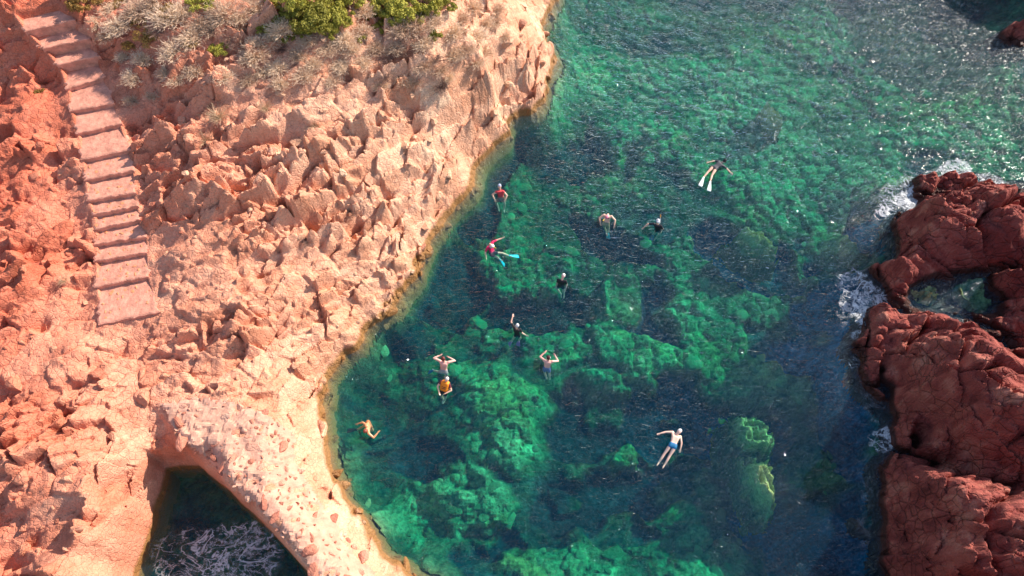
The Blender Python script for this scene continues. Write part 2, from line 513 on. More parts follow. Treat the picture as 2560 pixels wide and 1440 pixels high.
M_ROCK_L = rock_material('peach_rock', [(0.22, (0.42, 0.16, 0.11)), (0.42, (0.66, 0.31, 0.18)), (0.6, (0.78, 0.42, 0.27)), (0.8, (0.88, 0.58, 0.38))],
                         (0.42, 0.22, 0.045), 0.34, light_wash=(0.84, 0.46, 0.42))
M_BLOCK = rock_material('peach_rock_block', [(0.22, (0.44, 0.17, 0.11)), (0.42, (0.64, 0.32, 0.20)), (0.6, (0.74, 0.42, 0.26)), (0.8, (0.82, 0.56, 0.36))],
                        (0.42, 0.22, 0.045), 0.34, light_wash=(0.84, 0.46, 0.42), tone_from='obj')
M_ROCK_R = rock_material('dark_red_rock', [(0.25, (0.10, 0.020, 0.018)), (0.45, (0.24, 0.050, 0.040)), (0.62, (0.36, 0.095, 0.070)), (0.78, (0.50, 0.20, 0.14))],
                         (0.05, 0.018, 0.012), 0.30, bump=1.6, dark=(0.02, 0.008, 0.006), big=True)


def seabed_material():
    t = NT('seabed_algae')
    geo = t.n('ShaderNodeNewGeometry')
    at = t.n('ShaderNodeAttribute', attribute_name='bed')
    n2 = t.noise(1.6, 6, 0.7, geo.outputs['Position'])
    n3 = t.noise(7, 5, 0.7, geo.outputs['Position'])
    col = t.mix(1.0, at.outputs['Color'], t.ramp(n2, [(0.3, (0.45, 0.5, 0.5)), (0.62, (1.35, 1.3, 1.2))]), 'MULTIPLY')
    col = t.mix(0.85, col, t.ramp(n3, [(0.3, (0.4, 0.45, 0.45)), (0.6, (1.3, 1.3, 1.25))]), 'MULTIPLY')
    t.bsdf(col, 0.9, t.bump(n3, 0.8, 0.2), 0.0)
    return t.m


def simple(name, color, rough=0.6, noise_s=None, amt=0.25, spec=0.3, bumpd=0.0, **kw):
    t = NT(name)
    if noise_s:
        tc = t.n('ShaderNodeTexCoord')
        f = t.noise(noise_s, 5, 0.65, tc.outputs['Object'])
        c = t.mix(1.0, color, t.ramp(f, [(0.25, 1 - amt), (0.75, 1 + amt)]), 'MULTIPLY')
        t.bsdf(c, rough, t.bump(f, 0.6, bumpd) if bumpd else None, spec, **kw)
    else:
        t.bsdf(color, rough, None, spec, **kw)
    return t.m


M_SEABED = seabed_material()
M_SEAROCK = None


def seabed_rock_material(name, c1, c2):
    t = NT(name)
    geo = t.n('ShaderNodeNewGeometry')
    r = t.n('ShaderNodeObjectInfo').outputs['Random']
    n = t.noise(2.6, 6, 0.7, geo.outputs['Position'])
    f = t.math('ADD', t.math('MULTIPLY', r, 0.5), t.math('MULTIPLY', n, 0.6))
    t.bsdf(t.ramp(f, [(0.25, c1), (0.8, c2)]), 0.9, t.bump(t.noise(6, 4, 0.7, geo.outputs['Position']), 0.8, 0.15), 0.0)
    return t.m


M_SEAROCK = seabed_rock_material('pale_seabed_rock', (0.08, 0.13, 0.06), (0.30, 0.34, 0.16))
def reef_material():
    t = NT('yellow_reef_rock')
    geo = t.n('ShaderNodeNewGeometry')
    sp = t.n('ShaderNodeSeparateXYZ')
    t.l(geo.outputs['Position'], sp.inputs[0])
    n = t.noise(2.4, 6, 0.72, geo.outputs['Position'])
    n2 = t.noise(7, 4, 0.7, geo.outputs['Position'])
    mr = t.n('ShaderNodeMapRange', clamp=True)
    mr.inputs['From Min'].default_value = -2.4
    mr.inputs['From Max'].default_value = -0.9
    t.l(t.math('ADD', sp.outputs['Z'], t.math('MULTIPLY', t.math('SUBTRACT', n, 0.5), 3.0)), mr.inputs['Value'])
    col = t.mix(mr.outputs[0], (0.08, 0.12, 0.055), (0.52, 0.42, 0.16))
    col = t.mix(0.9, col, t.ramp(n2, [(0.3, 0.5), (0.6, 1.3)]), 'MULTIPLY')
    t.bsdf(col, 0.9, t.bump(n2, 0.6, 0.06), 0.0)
    return t.m


M_REEF = reef_material()


def water_material():
    t = NT('sea_water')
    geo = t.n('ShaderNodeNewGeometry')
    pos = geo.outputs['Position']
    # foam lies on the surface where the mesh says the swell breaks
    fo = t.n('ShaderNodeAttribute', attribute_name='foam').outputs['Fac']
    mp = t.n('ShaderNodeMapping')
    mp.inputs['Rotation'].default_value = (0, 0, math.radians(-35))
    mp.inputs['Scale'].default_value = (1.0, 2.2, 1.0)
    t.l(pos, mp.inputs['Vector'])
    r1 = t.noise(2.3, 1.5, 0.5, mp.outputs[0], 0.9)
    r2 = t.noise(6.5, 4, 0.6, mp.outputs[0], 0.9)
    w3 = t.noise(2.3, 2, 0.5, mp.outputs[0], 1.6)
    rid = t.math('SUBTRACT', 1.0, t.math('MULTIPLY', t.math('ABSOLUTE', t.math('SUBTRACT', w3, 0.5)), 9.0))
    rid = t.math('POWER', t.math('MAXIMUM', rid, 0.0), 1.5)
    ch = t.n('ShaderNodeAttribute', attribute_name='chop').outputs['Fac']
    st = t.math('ADD', t.math('MULTIPLY', ch, 0.45), 0.33)
    nrm = t.bump(rid, t.math('MULTIPLY', st, 1.7), 0.06, t.bump(r2, t.math('MULTIPLY', st, 0.45), 0.05, t.bump(r1, t.math('MULTIPLY', st, 1.3), 0.16)))
    fr = t.n('ShaderNodeFresnel')
    fr.inputs['IOR'].default_value = 1.333
    t.l(nrm, fr.inputs['Normal'])
    gl = t.n('ShaderNodeBsdfAnisotropic' if False else 'ShaderNodeBsdfGlossy')
    gl.inputs['Color'].default_value = (1, 1, 1, 1)
    t.l(t.math('ADD', t.math('MULTIPLY', ch, 0.20), 0.035), gl.inputs['Roughness'])
    t.l(nrm, gl.inputs['Normal'])
    tr = t.n('ShaderNodeBsdfTransparent')
    tr.inputs['Color'].default_value = (0.90, 0.97, 0.96, 1)
    # a little light scattered back by the water itself
    bs = t.n('ShaderNodeBsdfDiffuse')
    bs.inputs['Color'].default_value = (0.0, 0.17, 0.34, 1)
    m0 = t.n('ShaderNodeMixShader')
    m0.inputs[0].default_value = 0.055
    t.l(tr.outputs[0], m0.inputs[1])
    t.l(bs.outputs[0], m0.inputs[2])
    m1 = t.n('ShaderNodeMixShader')
    bf = geo.outputs['Backfacing']        # light coming up through the surface leaves it without total reflection
    t.l(t.math('ADD', t.math('MULTIPLY', fr.outputs[0], t.math('SUBTRACT', 1.0, bf)), t.math('MULTIPLY', bf, 0.05)), m1.inputs[0])
    t.l(m0.outputs[0], m1.inputs[1])
    t.l(gl.outputs[0], m1.inputs[2])
    # foam: thin lacy lines of bubbles, thicker where the mask is high
    la = t.math('ABSOLUTE', t.math('SUBTRACT', t.noise(0.75, 4, 0.55, pos, 1.2), 0.5))
    lb = t.math('ABSOLUTE', t.math('SUBTRACT', t.noise(1.3, 4, 0.6, mp.outputs[0], 1.0), 0.5))
    lace = t.ramp(t.math('MINIMUM', la, t.math('MULTIPLY', lb, 1.6)), [(0.0, 1.0), (0.030, 0.0)])
    cl = t.noise(3.2, 8, 0.78, pos, 0.5)
    th = t.math('SUBTRACT', t.math('ADD', t.math('MULTIPLY', fo, 0.85), t.math('MULTIPLY', cl, 2.8)), 1.98)
    thick = t.ramp(th, [(0.0, 0.0), (0.5, 1.0)])
    thin = t.math('MULTIPLY', lace, t.ramp(t.math('MULTIPLY', fo, t.math('ADD', cl, 0.4)), [(0.22, 0), (0.50, 0.8)]))
    ff = t.math('MAXIMUM', thick, thin)
    fb = t.n('ShaderNodeBsdfDiffuse')
    fb.inputs['Color'].default_value = (0.78, 0.80, 0.82, 1)
    t.l(nrm, fb.inputs['Normal'])
    m2 = t.n('ShaderNodeMixShader')
    t.l(t.math('MULTIPLY', ff, 0.92), m2.inputs[0])
    t.l(m1.outputs[0], m2.inputs[1])
    t.l(fb.outputs[0], m2.inputs[2])
    t.l(m2.outputs[0], t.out.inputs['Surface'])
    va = t.n('ShaderNodeVolumeAbsorption')
    va.inputs['Color'].default_value = (0.0, 0.88, 0.83, 1)
    va.inputs['Density'].default_value = 0.45
    t.l(va.outputs[0], t.out.inputs['Volume'])
    return t.m


M_WATER = water_material()

# ------------------------------------------------------------------ rocky shores
def land_sheet(name, x0, x1, y0, y1, step, mat):
    xs, ys = np.arange(x0, x1, step), np.arange(y0, y1, step)
    X, Y = np.meshgrid(xs, ys)
    h, b, tone, joint, scw = height(X, Y)
    for _ in range(1):
        hp = np.pad(h, 1, mode='edge')
        h = 0.5 * h + 0.125 * (hp[:-2, 1:-1] + hp[2:, 1:-1] + hp[1:-1, :-2] + hp[1:-1, 2:])
    px, py = proj(X, Y, h)
    vis = (px > -260) & (px < 2820) & (py > -230) & (py < 1660)
    keep = (h > -0.7) & vis
    o = grid_obj(name, xs, ys, h, mat, keep, {'tone': tone})
    tag(o, kind='structure')
    return o


shore = land_sheet('rocky_shore', -34, 5, -3, 44, 0.054, M_ROCK_L)
outcrop = land_sheet('rock_outcrop', 11, 44, -3, 32, 0.062, M_ROCK_R)
headland = land_sheet('headland', 28, 46, 33.5, 50, 0.12, M_ROCK_R)


# ------------------------------------------------------------------ seabed and the land beyond the frame
def stretched(lo, hi, a_, b_, step):
    mid = list(np.arange(a_, b_, step))
    out, s, x = [], step, b_
    while x < hi:
        out.append(x); s *= 1.22; x += s
    out.append(hi)
    pre, s, x = [], step, a_ - step
    while x > lo:
        pre.append(x); s *= 1.22; x -= s
    pre.append(lo)
    return np.array(pre[::-1] + mid + out)


def blob(px, py, lst):
    v = np.zeros(px.shape)
    for (cx, cy, rx, ry, ang, k) in lst:
        c, s = math.cos(math.radians(ang)), math.sin(math.radians(ang))
        u, w = ((px - cx) * c + (py - cy) * s) / rx, (-(px - cx) * s + (py - cy) * c) / ry
        d = u * u + w * w
        v = np.maximum(v, k * smooth(1.25, 0.55, d))
    return v


BRIGHT = [(1310, 690, 110, 45, 10, .8), (1560, 755, 45, 50, 0, 1), (1260, 1000, 80, 60, 0, .8), (1310, 1090, 90, 90, 20, 1), (1180, 1250, 95, 120, -15, 1),
          (1090, 1310, 110, 90, 0, .75), (1210, 940, 90, 45, 0, .65), (1620, 900, 170, 65, 15, .85), (1810, 790, 190, 100, 25, .8), (1520, 1010, 60, 70, 0, .9),
          (1400, 890, 90, 50, 0, .8), (1840, 930, 150, 90, 30, .8), (1690, 680, 170, 60, 25, .5), (1960, 690, 80, 70, 30, .6), (1430, 1242, 45, 25, 0, .8),
          (1390, 1420, 160, 60, 0, .9), (1620, 1340, 170, 70, -15, .6), (1740, 1170, 120, 60, -30, .6), (1555, 1150, 30, 30, 0, .9), (1700, 1025, 30, 16, 0, .8),
          (1800, 300, 420, 160, 8, .62), (2100, 420, 220, 130, 20, .6), (1500, 230, 150, 120, 0, .45), (1560, 330, 30, 70, 10, .8), (2050, 260, 120, 50, 20, .8),
          (1080, 1420, 60, 50, 0, .6), (1780, 1420, 160, 60, 0, .6), (990, 1320, 60, 60, 0, .5), (1810, 1230, 40, 50, 0, .5), (1250, 860, 60, 25, 0, .5),
          (2010, 1180, 90, 190, 0, .4), (1960, 520, 200, 90, 30, .5), (2000, 1000, 70, 60, 0, .45), (1480, 480, 200, 90, 0, .3), (880, 1130, 40, 60, 0, .35), (2400, 740, 110, 60, 0, 1), (2330, 260, 240, 130, 20, .75), (2150, 130, 200, 80, 10, .6), (1570, 760, 30, 30, 0, 1)]
DARK = [(1110, 720, 120, 95, 0, 1), (1530, 622, 130, 40, 25, 1), (1230, 440, 55, 120, 20, .9), (1460, 1060, 120, 95, 0, 1), (1680, 1060, 170, 90, 0, 1),
        (1560, 1230, 230, 70, -15, 1), (1870, 650, 140, 60, 25, 1), (1950, 1340, 120, 110, 0, 1), (2120, 1000, 90, 220, 0, .7), (1350, 790, 150, 55, 0, .9),
        (1100, 1160, 120, 70, 30, .6), (1830, 1090, 120, 80, 0, .8), (2170, 560, 60, 90, -20, .8), (1620, 780, 90, 60, 20, .7), (1180, 560, 60, 60, 0, .8),
        (1480, 400, 140, 50, 0, .6), (2080, 760, 110, 60, 30, .7), (1250, 1360, 80, 50, 20, .7), (1030, 860, 90, 40, -30, .6),
        (2080, 1350, 100, 120, 0, .7), (1960, 880, 130, 60, 30, .6), (1560, 1330, 90, 40, 0, .7)]
xs = stretched(-120, 120, -20, 36, 0.115)
ys = stretched(-90, 140, -1, 46, 0.115)
X, Y = np.meshgrid(xs, ys)
b = base_h(X, Y)
px, py = proj(X, Y, np.minimum(b, 0))
wx, wy = px + 55 * fbm(X / 1.6, Y / 1.6, 101, 4), py + 55 * fbm(X / 1.6, Y / 1.6, 111, 4)
br, dk = blob(wx, wy, BRIGHT), blob(wx, wy, DARK)
inframe = smooth(3200, 2600, px) * smooth(-500, 200, py)
rough = 0.5 + 0.5 * fbm(X / 2.2, Y / 2.2, 120, 5)
patch = np.clip(0.95 * rough + 0.55 * br - 0.50 * dk - 0.06, 0, 1)
o1, p1, j1, r1 = cells(X, Y, 0.9, 130, 0.2, 0.8, 0.4)
o2b, p2b, j2b, r2b = cells(X, Y, 0.45, 135, 0.4, 0.8, 0.2)
under = smooth(0.2, -0.8, b)
zb = b + under * (-0.9 * dk + 0.5 * br + 0.5 * (rough - .5) + patch * (0.16 * smooth(0, .5, j1) + 0.14 * o1 + 0.08 * smooth(0, .5, j2b))) - (1 - under) * 0.55
zb = np.where((b > 0.3), b - 0.9 - 0.9 * smooth(0, 1, b), zb)
zb = np.where((b <= 0.3) & (b > -0.6), np.minimum(zb, b - 0.25), zb)
off = (px < -230) | (px > 2790) | (py < -200) | (py > 1630)
zb = np.where(off & (b > 0.3), b + 0.5 * fbm(X / 2, Y / 2, 140, 4), zb)
C0 = np.array([0.010, 0.045, 0.066])          # dark sea grass
C1 = np.array([0.075, 0.13, 0.075])             # weedy boulders
C2 = np.array([0.27, 0.34, 0.18])             # bare pale boulders
t1, t2 = smooth(0.10, 0.50, patch)[..., None], smooth(0.42, 0.88, patch)[..., None]
C0 = C0 + (smooth(3, 13, X) * smooth(30, 16, Y))[..., None] * np.array([0.0, 0.05, 0.20])  # blue of light scattered in deep water, painted into the bed at right
bed = C0 * (1 - t1) + C1 * t1
oliv = smooth(0.0, 0.5, fbm(X / 3.1, Y / 3.1, 150, 4))[..., None]
C2 = C2 * (1 - oliv) + np.array([0.42, 0.36, 0.14]) * oliv
bed = bed * (1 - t2) + C2 * t2
bed = bed * (0.55 + 0.5 * r1[..., None] + 0.35 * r2b[..., None]) * (0.66 + 0.34 * smooth(0, .22, np.minimum(j1, j2b)))[..., None]
landc = np.array([0.45, 0.22, 0.14]) * np.where(X < 8, 1, 0.5)[..., None]
bed = np.where((off & (b > 0.1))[..., None], landc, bed)
bandm = (smooth(-1.1, -0.2, b) * (X < 8))[..., None]
bed = bed * (1 - bandm) + bandm * np.array([0.22, 0.16, 0.05])
seabed = grid_obj('seabed', xs, ys, zb, M_SEABED, None, {'bed': bed}, smooth_=False)
tag(seabed, kind='structure')


def bed_z(x, y):
    i = min(max(np.searchsorted(xs, x) - 1, 0), len(xs) - 2)
    j = min(max(np.searchsorted(ys, y) - 1, 0), len(ys) - 2)
    return zb[j, i], patch[j, i], b[j, i]


# ------------------------------------------------------------------ water body with its wave surface
FOAM = [(2285, 492, 62, 28, -20, 1.0), (2225, 520, 50, 24, -30, .7), (2385, 425, 50, 22, 0, .95), (2480, 452, 46, 16, 20, .8), (2260, 465, 80, 34, -20, .5),
        (2140, 715, 50, 40, 20, .7), (2150, 770, 30, 52, -20, .95), (2185, 745, 36, 34, 0, .8), (2110, 770, 24, 50, 0, .45), (2150, 860, 28, 34, 0, .55),
        (2135, 900, 18, 26, 0, .5), (2215, 1095, 55, 36, -25, .55), (2185, 1020, 30, 60, -30, .3), (2170, 1200, 20, 90, 5, .3),
        (2160, 1330, 24, 50, 0, .3), (1660, 1120, 50, 45, 0, .22), (590, 1390, 120, 90, 0, .62), (470, 1390, 110, 80, 0, .42), (640, 1350, 50, 50, 0, .75),
        (2330, 440, 50, 20, 0, .65), (20, 1420, 30, 60, 0, .5)]
wxs, wys = stretched(-110, 118, -20, 38, 0.11), stretched(-80, 130, -1, 44, 0.11)
WX, WY = np.meshgrid(wxs, wys)
wz = np.zeros(WX.shape)
wr = np.random.default_rng(5)
ux = WX + 0.5 * fbm(WX / 2.3, WY / 2.3, 201, 2)
uy = WY + 0.5 * fbm(WX / 2.3, WY / 2.3, 207, 2)
chop = smooth(24, 44, 0.6 * WX + 0.8 * WY)
expo = 0.5 + 0.3 * smooth(4, 34, WY + 0.35 * WX) + 0.35 * chop - 0.22 * smooth(6, 16, WX) * smooth(26, 14, WY)           # choppier towards the open sea
for i in range(46):
    lam = 0.42 * (3.4 / 0.42) ** wr.random()
    ang = math.radians(62) + wr.normal() * 0.55
    k = 2 * math.pi / lam
    amp = 0.0056 * lam ** 0.85 * (1.15 if lam < 1.0 else 0.38)
    ph = k * (ux * math.cos(ang) + uy * math.sin(ang)) + wr.random() * 6.28
    sh = np.sin(ph)
    wz += amp * expo * (sh + 0.25 * np.cos(2 * ph))
for (a_, b_) in [(1795, 415), (1250, 485), (1520, 545), (1640, 566), (1230, 620), (1404, 706), (1292, 822), (1110, 908), (1110, 966), (1370, 903), (920, 1072), (1680, 1110)]:
    c_ = P(a_, b_, 0)
    rd = np.hypot(WX - c_.x - 0.15, WY - c_.y)
    wz += 0.022 * np.cos(rd * 2 * np.pi / 0.55) * np.exp(-((rd - 0.7) / 0.75) ** 2)
wpx, wpy = proj(WX, WY, 0 * WX)
jx, jy = wpx + 14 * fbm(WX / .5, WY / .5, 211, 3), wpy + 14 * fbm(WX / .5, WY / .5, 217, 3)
foam = blob(jx, jy, FOAM)


def water_body():
    nx, ny = len(wxs), len(wys)
    top = np.stack([WX.ravel(), WY.ravel(), wz.ravel()], 1)
    idx = np.arange(nx * ny).reshape(ny, nx)
    q = np.stack([idx[:-1, :-1], idx[:-1, 1:], idx[1:, 1:], idx[1:, :-1]], -1).reshape(-1, 4).tolist()
    ring = list(idx[0, :]) + list(idx[1:, -1]) + list(idx[-1, -2::-1]) + list(idx[-2:0:-1, 0])
    nb = len(top)
    low = top[ring].copy()
    low[:, 2] = -26
    n = len(ring)
    faces = q + [[int(ring[(i + 1) % n]), int(ring[i]), nb + i, nb + (i + 1) % n] for i in range(n)] + [[nb + i for i in range(n)][::-1]]
    me = bpy.data.meshes.new('sea')
    me.from_pydata(np.concatenate([top, low]).tolist(), [], faces)
    at = me.attributes.new('foam', 'FLOAT', 'POINT')
    at.data.foreach_set('value', np.concatenate([foam.ravel(), np.zeros(n)]).astype(np.float32))
    at = me.attributes.new('chop', 'FLOAT', 'POINT')
    at.data.foreach_set('value', np.concatenate([chop.ravel(), np.zeros(n)]).astype(np.float32))
    me.polygons.foreach_set('use_smooth', [True] * len(q) + [False] * (n + 1))
    me.materials.append(M_WATER)
    me.update()
    return tag(link(bpy.data.objects.new('sea', me)), kind='structure')


sea = water_body()


# ------------------------------------------------------------------ stones
def stone_mesh(name, seed, mat, angular=True, flat=0.7, sub=2):
    """angular: a block cut by random planes; otherwise a lumpy rounded stone"""
    r = random.Random(seed)
    bm = bmesh.new()
    bmesh.ops.create_icosphere(bm, subdivisions=sub, radius=1.0)
    if angular:
        for k in range(7):
            d = Vector((r.gauss(0, 1), r.gauss(0, 1), r.gauss(0, .8))).normalized()
            h = r.uniform(0.42, 0.72)
            for v in bm.verts:
                s = v.co.dot(d) - h
                if s > 0: v.co -= d * s
    else:
        ph = [r.uniform(0, 6) for _ in range(6)]
        for v in bm.verts:
            c = v.co
            v.co *= 1 + 0.16 * math.sin(3 * c.x + ph[0]) + 0.12 * math.sin(3.3 * c.y + ph[1]) + 0.08 * math.sin(5 * c.z + ph[2]) + 0.13 * math.sin(7 * c.x + 5 * c.y + ph[3])
    sx, sy = r.uniform(.8, 1.25), r.uniform(.65, .95)
    for v in bm.verts:
        v.co = Vector((v.co.x * sx, v.co.y * sy, v.co.z * flat))
    me = bpy.data.meshes.new(name)
    bm.to_mesh(me)
    bm.free()
    me.materials.append(mat)
    if not angular:
        me.polygons.foreach_set('use_smooth', [True] * len(me.polygons))
    return me


def ground(x, y):
    h = height(np.array([[x]]), np.array([[y]]))
    return float(h[0][0, 0]), float(h[4][0, 0])


def put(name, me, loc, scale, rot, parent=None):
    o = bpy.data.objects.new(name, me)
    o.location = loc
    o.rotation_euler = rot
    o.scale = scale if hasattr(scale, '__len__') else (scale,) * 3
    return link(o, parent)


# blocks lying in the broken left cliff: parts of the shore
blocks = [stone_mesh('rock', 100 + i, M_BLOCK, True, 0.62, 2) for i in range(9)]
cand = []
rr = random.Random(31)
for _ in range(2600):
    bx, by = rr.uniform(400, 1330), rr.uniform(150, 960)
    if rr.random() < 0.3: bx, by = rr.uniform(0, 420), rr.uniform(380, 1400)
    q_ = rr.random()
    if rr.random() < 0.22: bx, by, q_ = rr.uniform(1060, 1385), rr.uniform(0, 470), 0.6 + 0.4 * q_
    cand.append((bx, by, q_))
cxy = []
for (bx, by, q) in cand:
    p = P(bx, by, 4.0)
    for _ in range(2):
        hh = base_h(np.array([p.x]), np.array([p.y]))[0]
        p = P(bx, by, float(hh))
    cxy.append((p.x, p.y, q))
ca = np.array(cxy)
hh, bb, _, _, scw = height(ca[:, 0], ca[:, 1])
sst = poly_dist(ca[:, 0], ca[:, 1], STAIR_POLY)
placed = []
for (x, y, q), z, bz, sc_, ss in zip(cxy, hh, bb, scw, sst):
    if len(placed) >= 245: break
    s = 0.13 + 0.38 * q ** 3
    if bz < 0.35 or sc_ < 0.3 or ss < s + 0.25: continue
    if any((x - a_) ** 2 + (y - b_) ** 2 < (s + c_) ** 2 * 1.3 for a_, b_, c_ in placed): continue
    placed.append((x, y, s))
    put('rock', rr.choice(blocks), (x, y, z - s * 0.12), (s * rr.uniform(.8, 1.3), s, s * rr.uniform(.7, 1.1)),
        (rr.uniform(-.4, .4), rr.uniform(-.4, .4), rr.uniform(0, 6.28)), shore)

n_c = 0
while n_c < 50:
    k = rr.randrange(1, len(COAST_L) - 2)
    t_ = rr.random()
    p = P(COAST_L[k][0] * (1 - t_) + COAST_L[k + 1][0] * t_ + rr.uniform(-14, 16), COAST_L[k][1] * (1 - t_) + COAST_L[k + 1][1] * t_ + rr.uniform(-8, 8), 0)
    z_ = float(height(np.array([[p.x]]), np.array([[p.y]]))[0][0, 0])
    if z_ < -0.5 or z_ > 0.5: continue
    s_ = 0.12 + 0.26 * rr.random() ** 1.5
    n_c += 1
    put('rock', rr.choice(blocks), (p.x, p.y, z_ + s_ * 0.1), (s_ * rr.uniform(.9, 1.5), s_, s_ * rr.uniform(.7, 1.1)), (rr.uniform(-.4, .4), rr.uniform(-.4, .4), rr.uniform(0, 6.28)), shore)

# rounded boulders of the seabed: parts of the seabed
bould = [stone_mesh('boulder', 200 + i, M_SEAROCK, i % 3 != 0, 0.42, 2) for i in range(9)]
n_b = 0
rb = random.Random(77)
spots = []
while n_b < 285:
    bx, by = rb.uniform(900, 2250), rb.uniform(40, 1440)
    p = P(bx, by, -3)
    z_, pt, bs = bed_z(p.x, p.y)
    p = P(bx, by, float(z_))
    z_, pt, bs = bed_z(p.x, p.y)
    if bs > -1.0 or pt < 0.45 or rb.random() > pt: continue
    s = 0.16 + 0.34 * rb.random() ** 2
    if any((p.x - a_) ** 2 + (p.y - b_) ** 2 < (s + c_) ** 2 * 0.55 for a_, b_, c_ in spots): continue
    spots.append((p.x, p.y, s))
    put('boulder', rb.choice(bould), (p.x, p.y, z_ - s * 0.05), (s, s * rb.uniform(.8, 1.1), s * rb.uniform(.7, 1.0)), (0, 0, rb.uniform(0, 6.28)), seabed)
    n_b += 1

# shallow reefs, each a lumpy mass of its own
def reef(px_, py_, depth, rx, ry, ang, label, seed):
    c = P(px_, py_, depth)
    r = random.Random(seed)
    n = 60
    X_, Y_ = np.meshgrid(np.linspace(-1.15, 1.15, n), np.linspace(-1.15, 1.15, n))
    rad = np.hypot(X_, Y_) * (1 + 0.35 * fbm(X_ * 1.9 + seed, Y_ * 1.9, seed, 3) + 0.30 * fbm(X_ * 7 + seed, Y_ * 7, seed + 9, 3))
    h = 2.8 * smooth(1.12, 0.42, rad) * (0.92 + 0.24 * fbm(X_ * 4, Y_ * 4, seed + 3, 5)) - 2.3
    co, si = math.cos(math.radians(ang)), math.sin(math.radians(ang))
    ex, ey = rx / 40.0, ry / 40.0
    vx = X_ * ex * co - Y_ * ey * si
    vy = X_ * ex * si + Y_ * ey * co
    verts = np.stack([vx.ravel(), vy.ravel(), h.ravel() - 0.30], 1)
    idx = np.arange(n * n).reshape(n, n)
    q = np.stack([idx[:-1, :-1], idx[:-1, 1:], idx[1:, 1:], idx[1:, :-1]], -1).reshape(-1, 4)
    inside = (rad.ravel() < 1.15)
    q = q[inside[q].any(1)]
    o = mesh_obj('reef_rock', verts, q.tolist(), M_REEF, None, False)
    o.location = c
    return tag(o, label, 'reef')


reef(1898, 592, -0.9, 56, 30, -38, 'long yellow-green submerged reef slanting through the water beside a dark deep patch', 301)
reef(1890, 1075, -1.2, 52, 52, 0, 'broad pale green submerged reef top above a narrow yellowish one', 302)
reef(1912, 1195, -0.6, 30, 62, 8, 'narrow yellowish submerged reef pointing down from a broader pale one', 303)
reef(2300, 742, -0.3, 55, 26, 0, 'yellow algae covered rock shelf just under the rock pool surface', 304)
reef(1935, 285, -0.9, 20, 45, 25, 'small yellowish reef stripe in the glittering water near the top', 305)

# ------------------------------------------------------------------ staircase
M_STEP = simple('pink_cement_step', (0.60, 0.26, 0.18), 0.9, 3.2, 0.42, 0.15, 0.10)
M_COBBLE = simple('orange_step_stone', (0.66, 0.25, 0.12), 0.85, 6.0, 0.2, 0.2, 0.02)
stairs = empty('stone_staircase', tuple(P(320, 800, 3.4)), 'long pink cement stairway climbing the cliff from the causeway to the bushes', 'staircase')
S0 = Vector(stairs.location)
cobs = [stone_mesh('stone', 400 + i, M_COBBLE, True, 0.35, 1) for i in range(4)]
rs = random.Random(3)
for i in range(1, N_ST):
    z = STEP_Z[i]
    la, ra = STEP_LINES[i - 1], STEP_LINES[i]
    fl, fr_ = P(ra[0], ra[1], z), P(ra[2], ra[3], z)
    zb_ = STEP_Z[i - 1]
    bl, br_ = P(la[0], la[1], zb_), P(la[2], la[3], zb_)
    bl.z = br_.z = z
    bl += (bl - fl).normalized() * 0.12
    br_ += (br_ - fr_).normalized() * 0.12
    n = 12
    outline = []
    for (p, q, jit) in ((fl, fr_, 0.032), (fr_, br_, 0.09), (br_, bl, 0.0), (bl, fl, 0.09)):
        for k in range(n):
            v = p.lerp(q, k / n)
            nn = (q - p).normalized()
            outline.append(v + Vector((-nn.y, nn.x, 0)) * rs.uniform(-jit, jit))
    m = len(outline)
    cen = sum(outline, Vector()) / m
    inner = [cen.lerp(v, 0.93) + Vector((0, 0, 0.0)) for v in outline]
    verts = [v - S0 for v in inner] + [v + Vector((0, 0, -0.03)) - S0 for v in outline] + [v + Vector((0, 0, -0.75)) - S0 for v in outline]
    faces = [list(range(m))]
    for k in range(m):
        k2 = (k + 1) % m
        faces += [[k2, k, m + k, m + k2], [m + k2, m + k, 2 * m + k, 2 * m + k2]]
    st = mesh_obj('step', verts, faces, M_STEP, stairs)
    if i >= 8:
        for k in range(9 if i < 14 else 20):
            u, v = rs.uniform(.06, .94), rs.uniform(.12, .9)
            p = fl.lerp(fr_, u).lerp(bl.lerp(br_, u), v) - S0
            s = rs.uniform(0.06, 0.12)
            put('stone', rs.choice(cobs), (p.x, p.y, p.z - 0.005), s, (0, 0, rs.uniform(0, 6)), st)

# ------------------------------------------------------------------ causeway stones set in pale mortar
M_CSTONE = rock_material('causeway_stone', [(0.2, (0.26, 0.08, 0.055)), (0.5, (0.58, 0.22, 0.14)), (0.8, (0.78, 0.46, 0.32))], (0.42, 0.22, 0.045), -0.5,
                         tone_from='obj', bump=0.5)
M_MORTAR = simple('pale_pink_mortar', (0.56, 0.30, 0.21), 0.9, 2.5, 0.3, 0.2, 0.1)
cxs = np.arange(-22, 0, 0.085)
cys = np.arange(-4, 16, 0.085)
CX, CY = np.meshgrid(cxs, cys)
hC, bC, _, _, sC = height(CX, CY)
edge = 0.22 * fbm(CX / 0.8, CY / 0.8, 260, 3)
o_, p_, j_, r_ = cells(CX, CY, 0.42, 270, 0.3, .8, .1)
zC = hC + 0.05 + 0.07 * o_ * smooth(0, .2, j_) * smooth(0, -.3, sC) + 0.05 * fbm(CX / 0.3, CY / 0.3, 280, 3)
zC = np.where(sC + edge > -0.12, hC - 0.25, zC)
keepC = (sC + edge < 0.02)
causeway = grid_obj('stone_causeway', cxs, cys, zC, M_MORTAR, keepC)
tag(causeway, 'pale pink mortared causeway studded with red stones running along the shore', 'causeway')
cst = [stone_mesh('stone', 500 + i, M_CSTONE, True, 0.5, 2) for i in range(8)]
placed = []
rc = random.Random(12)
tries = 0
